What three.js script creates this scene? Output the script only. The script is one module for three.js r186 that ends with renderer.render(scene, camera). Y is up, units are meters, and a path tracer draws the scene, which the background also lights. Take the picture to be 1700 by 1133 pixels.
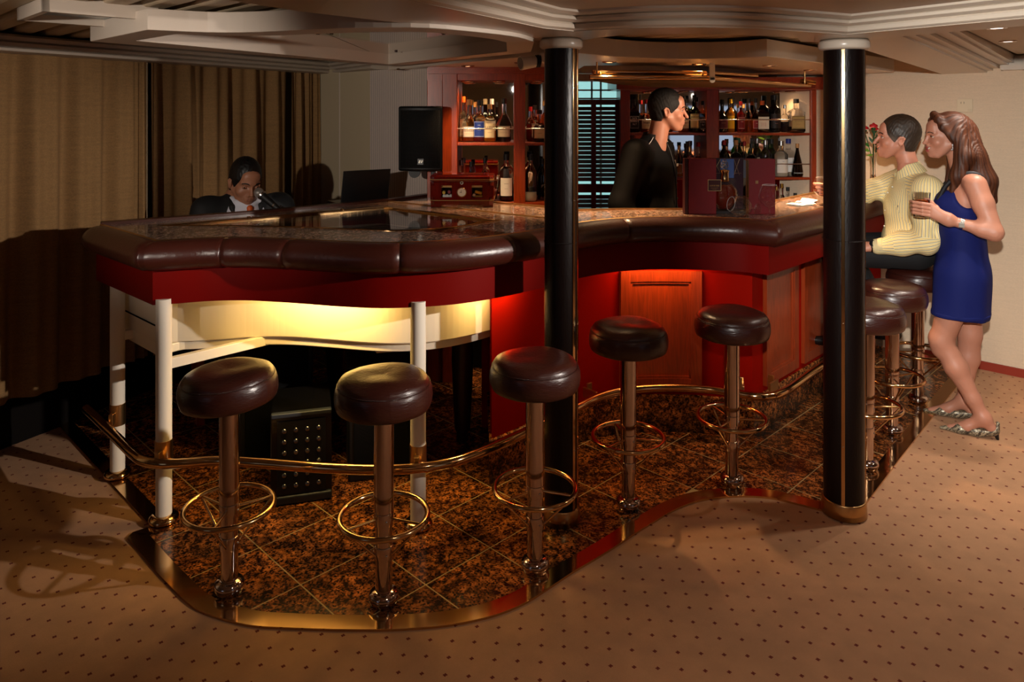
import * as THREE from 'three';
import { RoundedBoxGeometry } from 'three/addons/geometries/RoundedBoxGeometry.js';
import { mergeGeometries, toCreasedNormals, mergeVertices } from 'three/addons/utils/BufferGeometryUtils.js';
import { RectAreaLightUniformsLib } from 'three/addons/lights/RectAreaLightUniformsLib.js';
RectAreaLightUniformsLib.init();

// ---------------------------------------------------------------- camera, sky, lights, exposure
const scene = new THREE.Scene();
const camera = new THREE.PerspectiveCamera(2 * Math.atan(949 / 1225) * 180 / Math.PI, 1700 / 1898, 0.05, 60);
camera.position.set(0, 1.66, 0);
camera.lookAt(0, 1.66, -1);
camera.setViewOffset(1700, 1898, 0, 765, 1700, 1133);   // rising-front lens: verticals stay upright
camera.updateProjectionMatrix();
scene.background = new THREE.Color(0.36, 0.72, 0.70);   // overcast daylight outside the shuttered window
const renderer = new THREE.WebGLRenderer();
renderer.toneMapping = THREE.LinearToneMapping;
renderer.toneMappingExposure = 1.0;
renderer.shadowMap.enabled = true;

const V = (x, y, z) => new THREE.Vector3(x, y, z);
function spot(color, intensity, p, t, angleDeg, penumbra, radius = 1) {
  const l = new THREE.SpotLight(color, intensity, 0, angleDeg * Math.PI / 180, penumbra, 2);
  l.position.set(...p); l.target.position.set(...t); l.castShadow = true; l.shadow.radius = radius;
  l.shadow.mapSize.set(1024, 1024); l.shadow.bias = -0.0005;
  scene.add(l); scene.add(l.target);
  return l;
}
// unseen lights, mostly flashes, set in added ceiling spots (built with the other lamps)
const LAMPS = {
  guests: { p: [0.05, 1.93, -0.02], t: [2.75, 0.75, -4.25], c: 0xfffaf2, i: 52, a: 21, pen: 0.9, r: 1.2 },
  barman: { p: [1.52, 1.86, -3.58], t: [.88, 1.55, -4.34], c: 0xffe0c0, i: 5, a: 15, pen: 0.7, r: 1 },
  singer: { p: [-1.62, 1.80, -.15], t: [-1.05, 1.42, -5.0], c: 0xfff0e0, i: 15, a: 17, pen: 0.8, r: 1.5 },
  piano:  { p: [2.35, 1.84, -1.72], t: [-1.35, 0.98, -3.02], c: 0xfff2e6, i: 33, a: 20, pen: 0.7, r: 1.2 },
};

const DAY = .5;   // daylight of the windows behind the viewer

// ---------------------------------------------------------------- helpers
let seed = 7;
const rnd = () => { seed = (seed * 1664525 + 1013904223) >>> 0; return seed / 4294967296; };
const lerp = (a, b, t) => a + (b - a) * t, clamp = (x, a = 0, b = 1) => Math.min(b, Math.max(a, x));
function hash(x, y) { let h = (x * 374761393 + y * 668265263) | 0; h = Math.imul(h ^ (h >>> 13), 1274126177); return ((h ^ (h >>> 16)) >>> 0) / 4294967296; }
function vnoise(x, y, per) {
  const xi = Math.floor(x), yi = Math.floor(y), fx = x - xi, fy = y - yi, m = a => ((a % per) + per) % per;
  const u = fx * fx * (3 - 2 * fx), v = fy * fy * (3 - 2 * fy);
  return lerp(lerp(hash(m(xi), m(yi)), hash(m(xi + 1), m(yi)), u), lerp(hash(m(xi), m(yi + 1)), hash(m(xi + 1), m(yi + 1)), u), v);
}
const fbm = (x, y, per, o = 4) => { let s = 0, a = .5, t = 0; for (let i = 0; i < o; i++) { s += a * vnoise(x, y, per); t += a; a *= .5; x *= 2; y *= 2; per *= 2; } return s / t; };
function tex(w, h, fn, srgb = true) {
  const d = new Uint8Array(w * h * 4);
  for (let j = 0; j < h; j++) for (let i = 0; i < w; i++) {
    const c = fn(i / w, j / h), k = (j * w + i) * 4;
    d[k] = clamp(c[0]) * 255; d[k + 1] = clamp(c[1]) * 255; d[k + 2] = clamp(c[2]) * 255; d[k + 3] = 255;
  }
  const t = new THREE.DataTexture(d, w, h); t.wrapS = t.wrapT = THREE.RepeatWrapping; t.magFilter = THREE.LinearFilter;
  t.minFilter = THREE.LinearMipmapLinearFilter; t.generateMipmaps = true;
  if (srgb) t.colorSpace = THREE.SRGBColorSpace; t.needsUpdate = true; return t;
}
const rep = (t, x, y = x) => { const c = t.clone(); c.repeat.set(x, y); c.needsUpdate = true; return c; };
const M = (color, roughness = .6, metalness = 0, o = {}) => new THREE.MeshPhysicalMaterial({ color, roughness, metalness, ...o });

const taken = {};
function numbered(n) { taken[n] = (taken[n] ?? -1) + 1; return taken[n] ? n + '_' + String(taken[n]).padStart(3, '0') : n; }
function shade(o) { o.castShadow = true; o.receiveShadow = true; return o; }
function thing(name, label, category, pos = [0, 0, 0], ry = 0, group) {
  const o = new THREE.Group(); o.name = numbered(name); o.position.set(...pos); o.rotation.y = ry; scene.add(o);
  o.userData = { label, category }; if (group) o.userData.group = group; return o;
}
function struct(name, label, category = 'structure') {
  const o = new THREE.Group(); o.name = name; o.userData = { kind: 'structure', label, category }; scene.add(o); return o;
}
function part(name, geo, m, parent, label) {
  if (Array.isArray(geo)) geo = join(geo);
  const o = shade(new THREE.Mesh(geo, m)); o.name = name; parent.add(o); if (label) o.userData.label = label; return o;
}
function join(gs) {
  return mergeGeometries(gs.map(g => { g = g.index ? g.toNonIndexed() : g.clone(); for (const k of Object.keys(g.attributes)) if (!['position', 'normal', 'uv'].includes(k)) g.deleteAttribute(k);
    if (!g.attributes.uv) g.setAttribute('uv', new THREE.BufferAttribute(new Float32Array(g.attributes.position.count * 2), 2)); return g; }));
}
const bx = (w, h, d, x = 0, y = 0, z = 0, r = 0, ry = 0) => {
  const g = r ? new RoundedBoxGeometry(w, h, d, 2, Math.min(r, w / 2.01, h / 2.01, d / 2.01)) : new THREE.BoxGeometry(w, h, d);
  if (ry) g.rotateY(ry); return g.translate(x, y, z);
};
function rod(a, b, r0, r1 = r0, seg = 16) {
  const A = V(...a), B = V(...b), L = A.distanceTo(B), g = new THREE.CylinderGeometry(r1, r0, L, seg);
  g.translate(0, L / 2, 0); g.applyQuaternion(new THREE.Quaternion().setFromUnitVectors(V(0, 1, 0), B.clone().sub(A).normalize()));
  return g.translate(...a);
}
const lathe = (pts, seg = 32, x = 0, y = 0, z = 0) => new THREE.LatheGeometry(pts.map(p => new THREE.Vector2(p[0], p[1])), seg).translate(x, y, z);
function tube(pts, r, n = 60, seg = 10, closed = false) {
  return new THREE.TubeGeometry(new THREE.CatmullRomCurve3(pts.map(p => V(...p)), closed, 'centripetal'), n, r, seg, closed);
}
function poly(pts, h0, h1, holes = [], bevel = 0) {   // plan polygon [x,z] standing from height h0 to h1
  const s = new THREE.Shape(pts.map(p => new THREE.Vector2(p[0], p[1])));
  for (const h of holes) s.holes.push(new THREE.Path(h.map(p => new THREE.Vector2(p[0], p[1]))));
  const g = new THREE.ExtrudeGeometry(s, { depth: h1 - h0 - 2 * bevel, bevelEnabled: bevel > 0, bevelThickness: bevel, bevelSize: bevel, bevelOffset: -bevel, bevelSegments: 2, curveSegments: 1 });
  g.rotateX(Math.PI / 2); return g.translate(0, h1 - bevel, 0);
}
function smoothPath(pts, n) {
  const c = new THREE.CatmullRomCurve3(pts.map(p => V(p[0], 0, p[1])), false, 'centripetal');
  return c.getSpacedPoints(n).map(p => [p.x, p.z]);
}
function normalsOf(path) {       // outward = to the guests' side when the path runs left to right; mitred
  return path.map((p, i) => {
    const a = path[Math.max(0, i - 1)], b = path[i], c = path[Math.min(path.length - 1, i + 1)];
    const u = (p, q) => { const x = q[0] - p[0], z = q[1] - p[1], l = Math.hypot(x, z) || 1; return [-z / l, x / l]; };
    let n1 = i ? u(a, b) : u(b, c), n2 = i < path.length - 1 ? u(b, c) : u(a, b);
    let x = n1[0] + n2[0], z = n1[1] + n2[1], l = Math.hypot(x, z); x /= l; z /= l;
    const k = 1 / Math.max(.4, x * n1[0] + z * n1[1]); return [x * k, z * k];
  });
}
const offsetPath = (path, o) => { const n = normalsOf(path); return path.map((p, i) => [p[0] + n[i][0] * o, p[1] + n[i][1] * o]); };
function sweep(path, prof, o = {}) {   // profile [outwards, height] carried along a plan path
  const N = o.normals || normalsOf(path), pos = [], uv = [], idx = [], m = prof.length; let L = 0;
  path.forEach((p, i) => {
    if (i) L += Math.hypot(p[0] - path[i - 1][0], p[1] - path[i - 1][1]);
    let v = 0;
    prof.forEach((q, j) => {
      if (j) v += Math.hypot(q[0] - prof[j - 1][0], q[1] - prof[j - 1][1]);
      const s = o.shape ? o.shape(q, i, L) : q;
      pos.push(p[0] + N[i][0] * s[0], s[1], p[1] + N[i][1] * s[0]); uv.push(L, v);
    });
  });
  const rows = path.length, cl = o.closed !== false ? m : m - 1;
  for (let i = 0; i < rows - 1; i++) for (let j = 0; j < cl; j++) {
    const a = i * m + j, b = i * m + (j + 1) % m, c = a + m, d = b + m; idx.push(a, b, c, b, d, c);
  }
  if (o.closed !== false) for (const r of [0, rows - 1]) for (let j = 1; j < m - 1; j++) idx.push(r * m, r * m + (r ? j : j + 1), r * m + (r ? j + 1 : j));
  let g = new THREE.BufferGeometry(); g.setAttribute('position', new THREE.Float32BufferAttribute(pos, 3)); g.setAttribute('uv', new THREE.Float32BufferAttribute(uv, 2)); g.setIndex(idx);
  return toCreasedNormals(g, o.crease ?? .6);
}
function slice(path, from, to) {  // part of a path by arc length
  const out = []; let L = 0;
  for (let i = 1; i < path.length; i++) {
    const a = path[i - 1], b = path[i], l = Math.hypot(b[0] - a[0], b[1] - a[1]), f = (s) => [lerp(a[0], b[0], (s - L) / l), lerp(a[1], b[1], (s - L) / l)];
    if (L <= from && L + l > from) out.push(f(from));
    else if (L > from && L < to && out.length) out.push(a);
    if (L < to && L + l >= to) { if (L > from && out[out.length - 1] !== a) out.push(a); out.push(f(to)); break; }
    L += l;
  }
  return out;
}
const lengthOf = path => path.slice(1).reduce((s, p, i) => s + Math.hypot(p[0] - path[i][0], p[1] - path[i][1]), 0);
function uvXZ(g, s = 1) { const p = g.attributes.position, u = new Float32Array(p.count * 2); for (let i = 0; i < p.count; i++) { u[2 * i] = p.getX(i) / s; u[2 * i + 1] = p.getZ(i) / s; } g.setAttribute('uv', new THREE.BufferAttribute(u, 2)); return g; }
function uvBox(g, s = 1) { // metres on the dominant plane
  if (g.index) g = g.toNonIndexed();
  const p = g.attributes.position, n = g.attributes.normal, u = new Float32Array(p.count * 2);
  for (let i = 0; i < p.count; i++) {
    const ax = Math.abs(n.getX(i)), ay = Math.abs(n.getY(i)), az = Math.abs(n.getZ(i)); let a, b;
    if (ay > ax && ay > az) { a = p.getX(i); b = p.getZ(i); } else if (ax > az) { a = p.getZ(i); b = p.getY(i); } else { a = p.getX(i); b = p.getY(i); }
    u[2 * i] = a / s; u[2 * i + 1] = b / s;
  }
  g.setAttribute('uv', new THREE.BufferAttribute(u, 2)); return g;
}

// ---------------------------------------------------------------- materials
const graniteT = tex(768, 768, (u, v) => {
  const w = fbm(u * 6, v * 6, 6, 3), n = fbm(u * 44 + w * 3, v * 44 + w * 3, 44, 4), f = fbm(u * 130, v * 130, 130, 2), big = fbm(u * 5 + 3, v * 5, 5, 3);
  let t = clamp((n - .26) * 2.2), c = [lerp(.20, .62, t), lerp(.10, .36, t), lerp(.05, .17, t)];
  const k = clamp((f - .5) * 5) * .35, d = clamp((.42 - f) * 6) * .8; c = c.map((x, i) => x * (1 - d) + k * [.35, .26, .14][i]);
  return c.map(x => x * (.62 + .78 * big));
});
const counterT = tex(512, 512, (u, v) => {
  const n = fbm(u * 60, v * 60, 60, 3), m = fbm(u * 22 + 5, v * 22, 22, 3), s = vnoise(u * 200, v * 200, 200);
  const t = clamp((n - .3) * 2.2), b = clamp((m - .5) * 4), sp = s > .86 ? .3 : 0;
  return [lerp(.26, .66, t) + b * .12 + sp, lerp(.21, .54, t) + b * .05 + sp, lerp(.18, .46, t) + b * .03 + sp];
});
const carpetT = tex(1024, 1024, (u, v) => {   // 0.56 m square, 8 x 8 little dyed motifs
  const f = hash((u * 1024) | 0, (v * 1024) | 0), g = fbm(u * 9, v * 9, 9, 4), x = ((u * 8) % 1 - .5) * .07, y = ((v * 8) % 1 - .5) * .07;
  const weave = .5 + .5 * Math.sin(u * 1024 * 1.05) * Math.sin(v * 1024 * 1.05), k = .82 + .12 * f + .05 * (g - .5) * 2 + .06 * weave;
  const dd = Math.abs(x) + Math.abs(y) + .0016 * f, notch = Math.abs(x - y) < .0009 && Math.abs(x + y) > .004;
  if (dd < .0085 && !notch) return [.43 * k, .14 * k, .09 * k];
  return [.75 * k, .565 * k, .415 * k];
});
const woodT = tex(512, 512, (u, v) => {
  const w = fbm(u * 14, v * 2, 14, 4), g = .5 + .5 * Math.sin((u * 26 + w * 5) * 6.283), f = vnoise(u * 256, v * 12, 256), k = .80 + .07 * g + .14 * (f - .5) + .18 * (w - .5);
  return [.70 * k, .265 * k, .10 * k];
});
const curtainT = tex(512, 512, (u, v) => {
  const h = vnoise(u * 14, v * 180, 1 << 20), f = vnoise(u * 300, v * 300, 300), k = .82 + .06 * (h - .5) + .14 * f;
  return [.60 * k, .45 * k, .27 * k];
});
const stripeT = tex(256, 64, (u, v) => { const s = (u * 16) % 1 < .5 ? 1 : .9, f = .97 + .06 * hash((u * 256) | 0, (v * 64) | 0); return [.80 * s * f, .74 * s * f, .70 * s * f]; });
const paperT = tex(256, 512, (u, v) => { const f = vnoise(u * 10, v * 256, 1 << 20), g = vnoise(u * 128, v * 256, 256), k = .95 + .03 * f + .04 * g; return [.86 * k, .77 * k, .66 * k]; });
const leatherB = tex(256, 256, (u, v) => { const n = fbm(u * 40, v * 40, 40, 3), b = fbm(u * 5, v * 5, 5, 3), k = .6 * n + .4 * b; return [k, k, k]; }, false);
const grilleB = tex(128, 128, (u, v) => { const a = Math.hypot(((u * 16) % 1) - .5, ((v * 16) % 1) - .5) < .33 ? 0 : 1; return [a, a, a]; }, false);
const rattanT = tex(128, 128, (u, v) => { const a = .55 + .45 * Math.sin(u * 6.283 * 16), k = .7 + .3 * a * (((v * 16) | 0) % 2 ? 1 : .7); return [.52 * k, .38 * k, .17 * k]; });
const mt = {
  granite: M(0xffffff, .16, 0, { map: rep(graniteT, 1 / .75) }),
  grout: M(0xa8905e, .8),
  brass: M(new THREE.Color(.68, .43, .20), .12, 1), brassDull: M(new THREE.Color(.62, .38, .16), .3, 1),
  chrome: M(new THREE.Color(.58, .46, .40), .09, 1), steel: M(new THREE.Color(.7, .7, .7), .2, 1),
  leather: M(0x3d170f, .36, 0, { bumpMap: rep(leatherB, 3), bumpScale: .0012, clearcoat: .25, clearcoatRoughness: .3 }),
  seat: M(0x35140d, .33, 0, { bumpMap: rep(leatherB, 2), bumpScale: .0015, clearcoat: .3, clearcoatRoughness: .25 }),
  columnSkin: M(0x0e0605, .36, 0, { specularIntensity: .5, bumpMap: rep(leatherB, 2), bumpScale: .001 }),
  red: M(0x6e0602, .45, 0, { specularIntensity: .2 }), redWall: M(0x960f02, .5, 0, { specularIntensity: .06 }),
  wood: M(0xffffff, .34, 0, { map: rep(woodT, 1.4), clearcoat: .3, clearcoatRoughness: .25 }),
  shutterWood: M(0xa06a60, .34, 0, { map: rep(woodT, 1.4), clearcoat: .3, clearcoatRoughness: .25 }),
  counter: M(0xffffff, .12, 0, { map: rep(counterT, 1 / .5) }),
  carpet: M(0xffffff, .97, 0, { map: rep(carpetT, 1 / .56) }),
  cream: M(0xcdbfb0, .55), creamGloss: M(0xcdbfae, .28), white: M(0xe6dccb, .45), piano: M(0xefe3cc, .3),
  wallpaper: M(0xffffff, .8, 0, { map: rep(paperT, 1.5) }), stripe: M(0xffffff, .7, 0, { map: rep(stripeT, 2.6, 1) }), plain: M(0xb9a98c, .75), dark: M(0x100c0a, .85, 0, { specularIntensity: .2 }),
  curtain: M(0xffffff, .9, 0, { map: rep(curtainT, 1.2) }),
  black: M(0x0a0a0b, .5), blackGloss: M(0x08080a, .25), grille: M(0x060606, .65, 0, { specularIntensity: .3, bumpMap: rep(grilleB, 8), bumpScale: .0006 }),
  mirror: M(new THREE.Color(.80, .80, .78), .03, 1),
  glass: M(0xffffff, .02, 0, { transmission: 1, thickness: 0, ior: 1.45 }),
  topGlass: M(0xffffff, .02, 0, { transmission: 1, thickness: 0, ior: 1.6 }),
  rattan: M(0xffffff, .7, 0, { map: rep(rattanT, 8) }),
};
const lampOn = (c, k) => new THREE.MeshStandardMaterial({ color: 0x222222, emissive: c, emissiveIntensity: k });

// ---------------------------------------------------------------- floor: carpet, granite platform, brass edge
const A2 = [Math.SQRT1_2, -Math.SQRT1_2], B2 = [-Math.SQRT1_2, -Math.SQRT1_2];   // the room's two axes in plan
const edgeFront = smoothPath([[-1.523, -2.897], [-1.315, -2.69], [-1.213, -2.594], [-1.066, -2.468], [-.963, -2.418], [-.846, -2.381], [-.727, -2.37], [-.56, -2.362], [-.386, -2.362], [-.292, -2.37], [-.2, -2.384], [-.124, -2.404], [-.038, -2.438], [.051, -2.495], [.132, -2.571], [.221, -2.658], [.32, -2.744], [.419, -2.836], [.494, -2.909], [.583, -2.99], [.682, -3.075], [.784, -3.138], [.892, -3.17], [1.01, -3.18], [1.118, -3.163], [1.211, -3.115], [1.31, -3.06], [1.40, -3.045], [1.47, -3.09]], 90);
const edge = [[-2.66, -4.16], [-1.443, -2.947], [-1.493, -2.905], ...edgeFront.slice(1), [1.853, -3.524], [2.2, -3.911], [2.72, -4.49], [2.92, -4.70]];
const STRIP = .066, edgeIn = offsetPath(edge, -STRIP);
const floor = struct('floor', 'tan carpet with small red motifs around a brown granite bar platform', 'floor');
{
  const cg = new THREE.PlaneGeometry(14, 12, 1, 1).rotateX(-Math.PI / 2).translate(0, 0, 0);
  { const p = cg.attributes.position, u = cg.attributes.uv, a = .07; for (let i = 0; i < p.count; i++) { const x = p.getX(i), z = p.getZ(i); u.setXY(i, x * Math.cos(a) + z * Math.sin(a), -x * Math.sin(a) + z * Math.cos(a)); } }
  part('carpet', cg.translate(0, -.008, -1.5), mt.carpet, floor);
  part('slab', bx(14, .1, 12, 0, -.08, -1.5), mt.dark, floor);
  const back = [[2.55, -5.35], [0, -5.9], [-1.5, -5.6], [-2.7, -4.3]];
  part('granite_bed', uvXZ(poly([...edgeIn, ...back], -.013, -.0008)), mt.grout, floor, 'pale grout bed under the granite tiles');
  const strip = sweep(edge, [[0, -.0115], [-STRIP, -.0115], [-STRIP, .0006], [0, .0002]]);
  part('brass_edging', strip, mt.brass, floor, 'polished brass ramp edging the granite');
  // tiles: 31 cm squares laid on the diagonal, each cut to the platform
  const T = .31, g = .0028, o = [-.302, -3.0215], plat = [...offsetPath(edge, -STRIP - .001), ...back];
  const clip = (P, n, c) => { const r = []; for (let i = 0; i < P.length; i++) { const a = P[i], b = P[(i + 1) % P.length], da = a[0] * n[0] + a[1] * n[1] - c, db = b[0] * n[0] + b[1] * n[1] - c; if (da <= 0) r.push(a); if (da * db < 0) { const t = da / (da - db); r.push([lerp(a[0], b[0], t), lerp(a[1], b[1], t)]); } } return r; };
  const area = P => Math.abs(P.reduce((s, p, i) => { const q = P[(i + 1) % P.length]; return s + p[0] * q[1] - q[0] * p[1]; }, 0) / 2);
  for (let i = -9; i < 14; i++) for (let j = -8; j < 12; j++) {
    const c0 = [o[0] + A2[0] * T * i + B2[0] * T * j, o[1] + A2[1] * T * i + B2[1] * T * j];
    const s = q => q[0] * A2[0] + q[1] * A2[1], t = q => q[0] * B2[0] + q[1] * B2[1], sa = s(c0), ta = t(c0);
    let P = clip(plat, A2, sa + T - g); P = clip(P, [-A2[0], -A2[1]], -(sa + g)); P = clip(P, B2, ta + T - g); P = clip(P, [-B2[0], -B2[1]], -(ta + g));
    P = P.filter((p, k) => { const q = P[(k + 1) % P.length]; return Math.hypot(p[0] - q[0], p[1] - q[1]) > 5e-4; });
    if (P.length < 3 || area(P) < .002) continue;
    const tg = uvXZ(poly(P, -.012, 0)); const du = rnd() * 5, dv = rnd() * 5, uv = tg.attributes.uv; for (let k = 0; k < uv.count; k++) uv.setXY(k, uv.getX(k) + du, uv.getY(k) + dv);
    part('granite_tile', tg, mt.granite, floor);
  }
}

// ---------------------------------------------------------------- walls
function wallSeg(w, name, a, b, h0, h1, m, th = .1) {   // inner face from a to b (left to right as seen from inside)
  const dx = b[0] - a[0], dz = b[1] - a[1], L = Math.hypot(dx, dz), n = [dz / L, -dx / L];
  const g = new THREE.BoxGeometry(L, h1 - h0, th); g.rotateY(-Math.atan2(dz, dx)); 
  { const p = g.attributes.position, u = g.attributes.uv; for (let i = 0; i < p.count; i++) u.setXY(i, (p.getX(i) * dx + p.getZ(i) * dz) / L, p.getY(i)); }
  g.translate((a[0] + b[0]) / 2 + n[0] * th / 2, (h0 + h1) / 2, (a[1] + b[1]) / 2 + n[1] * th / 2);
  return part(name, g, m, w);
}
const CL = [-1.475, -5.56], WL = [-5.2, 2.04];
const HT = 2.12;
{
  const w = struct('wall_left', 'dim side wall hung with curtains', 'wall'); wallSeg(w, 'wall_panel', [WL[0] - .12, WL[1]], [CL[0] + .08, CL[1] - .458], -.02, HT, mt.plain); wallSeg(w, 'dado', [WL[0] - .08, WL[1]], [CL[0] - .08, CL[1] - .03], -.02, .32, mt.dark, .03);
  const k = struct('wall_corner', 'beige wall panel and striped panel behind the speaker', 'wall');
  const cA = [-.98, -5.065];
  wallSeg(k, 'plain_panel', [CL[0] - .25, CL[1] - .25], [cA[0] - .002, cA[1] - .002], -.02, HT, mt.plain); wallSeg(k, 'striped_panel', cA, [-.49, -4.575], -.02, HT, mt.stripe);
  wallSeg(k, 'joint_strip', [cA[0] - .008, cA[1]], [cA[0] + .004, cA[1] + .012], 0, 1.95, mt.plain, .004);
  wallSeg(k, 'joint_strip', [-1.25, -5.33], [-1.243, -5.323], 0, 1.95, mt.cream, .004);
  wallSeg(k, 'partition', [-.49, -4.76], [.34, -4.76], -.02, HT, mt.dark);
  wallSeg(k, 'partition', [.34, -4.76], [.34, -5.72], -.02, HT, mt.wood);
  const b = struct('wall_back', 'wall with shuttered doorway behind the bar', 'wall');
  wallSeg(b, 'wall_panel', [.30, -5.72], [.42, -5.72], -.02, HT, mt.wood); wallSeg(b, 'wall_panel', [.42, -5.72], [.92, -5.72], 1.89, HT, mt.cream);
  wallSeg(b, 'wall_panel', [.42, -5.72], [.92, -5.72], -.02, .25, mt.wood); wallSeg(b, 'wall_panel', [.92, -5.72], [2.7, -5.95], -.02, HT, mt.wood);
  const r = struct('wall_right', 'cream papered wall beside the guests', 'wall');
  wallSeg(r, 'wall_panel', [2.05, -5.71], [5.6, -2.31], -.02, HT, mt.wallpaper);
  wallSeg(r, 'wall_panel', [5.6, -2.31], [5.6, 2.04], -.02, HT, mt.wallpaper);
  const f = struct('wall_front', 'wall behind the viewer', 'wall'); wallSeg(f, 'wall_panel', [5.7, 2.0], [-5.3, 2.0], -.02, HT, mt.plain);
  { const w2 = struct('window_2', 'row of daylit windows in the wall behind the viewer', 'window'); for (const x of [-3.5, 3.5]) { part('pane', bx(1.3, .8, .01, x, 1.35, 1.99), lampOn(0xcfe0ff, .06), w2); part('window_frame', join([bx(1.4, .05, .04, x, 1.77, 1.985), bx(1.4, .05, .04, x, .93, 1.985), bx(.05, .84, .04, x - .67, 1.35, 1.985), bx(.05, .84, .04, x + .67, 1.35, 1.985)]), mt.cream, w2); const l = new THREE.RectAreaLight(0xcfe0ff, DAY, 1.3, .8); l.position.set(x, 1.35, 1.975); l.lookAt(x, 1.35, -2); scene.add(l); } }
  const bs = struct('baseboard_right', 'red wooden baseboard along the cream wall', 'baseboard');
  wallSeg(bs, 'board', [2.735, -5.033], [5.592, -2.296], -.010, .045, M(0x8c2a14, .45), .012);
}
// curtains: three hanging panels in front of the left wall
const curtainDir = (() => { const dx = WL[0] - CL[0], dz = WL[1] - CL[1], l = Math.hypot(dx, dz); return [dx / l, dz / l]; })();
function curtain(from, to, folds, amp, label, hem = .26) {
  const o = thing('curtain', label, 'curtain', [0, 0, 0], 0, 'curtains on the left wall'), N = 260, R = 26, n = [-curtainDir[1], curtainDir[0]], pos = [], uv = [], idx = [];
  const ph = rnd() * 9;
  for (let j = 0; j <= R; j++) for (let i = 0; i <= N; i++) {
    const s = lerp(from, to, i / N), y = lerp(hem, 1.95, j / R), k = 1 - .45 * (j / R) ** 3;
    const w = amp * k * (Math.sin(s * folds + ph + .6 * Math.sin(s * 3.1)) * .6 + .35 * Math.sin(s * folds * 2.3 + ph * 2 + .4 * y) + .2 * Math.sin(s * folds * .41 + 1.1)) ;
    const off = .05 + w; const sg = n[0] > 0 ? 1 : -1;
    pos.push(CL[0] + curtainDir[0] * s + sg * n[0] * off, y, CL[1] + curtainDir[1] * s + sg * n[1] * off); uv.push(s, y);
  }
  for (let j = 0; j < R; j++) for (let i = 0; i < N; i++) { const a = j * (N + 1) + i, b = a + 1, c = a + N + 1, d = c + 1; idx.push(a, b, c, b, d, c); }
  const g = new THREE.BufferGeometry(); g.setAttribute('position', new THREE.Float32BufferAttribute(pos, 3)); g.setAttribute('uv', new THREE.Float32BufferAttribute(uv, 2)); g.setIndex(idx); g.computeVertexNormals();
  part('cloth', g, mt.curtain, o); return o;
}
curtain(.03, .33, 62, .028, 'narrow bunched curtain in tight folds in the corner by the beige wall');
curtain(.345, 1.46, 26, .05, 'wide gold brown curtain hanging behind the pianist');
curtain(1.475, 1.56, 75, .022, 'thin gathered curtain edge beside the pull cord');
curtain(1.575, 2.9, 23, .052, 'gold brown curtain at the far left of the room');
{ const c = thing('pull_cord', 'thin pale curtain pull cord hanging between two curtains', 'cord'); const s = 1.545; part('cord', rod([CL[0] + curtainDir[0] * s + .11, .45, CL[1] + curtainDir[1] * s + .04], [CL[0] + curtainDir[0] * s + .11, 1.93, CL[1] + curtainDir[1] * s + .04], .0022), M(0x8a7a62, .6), c); }

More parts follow.
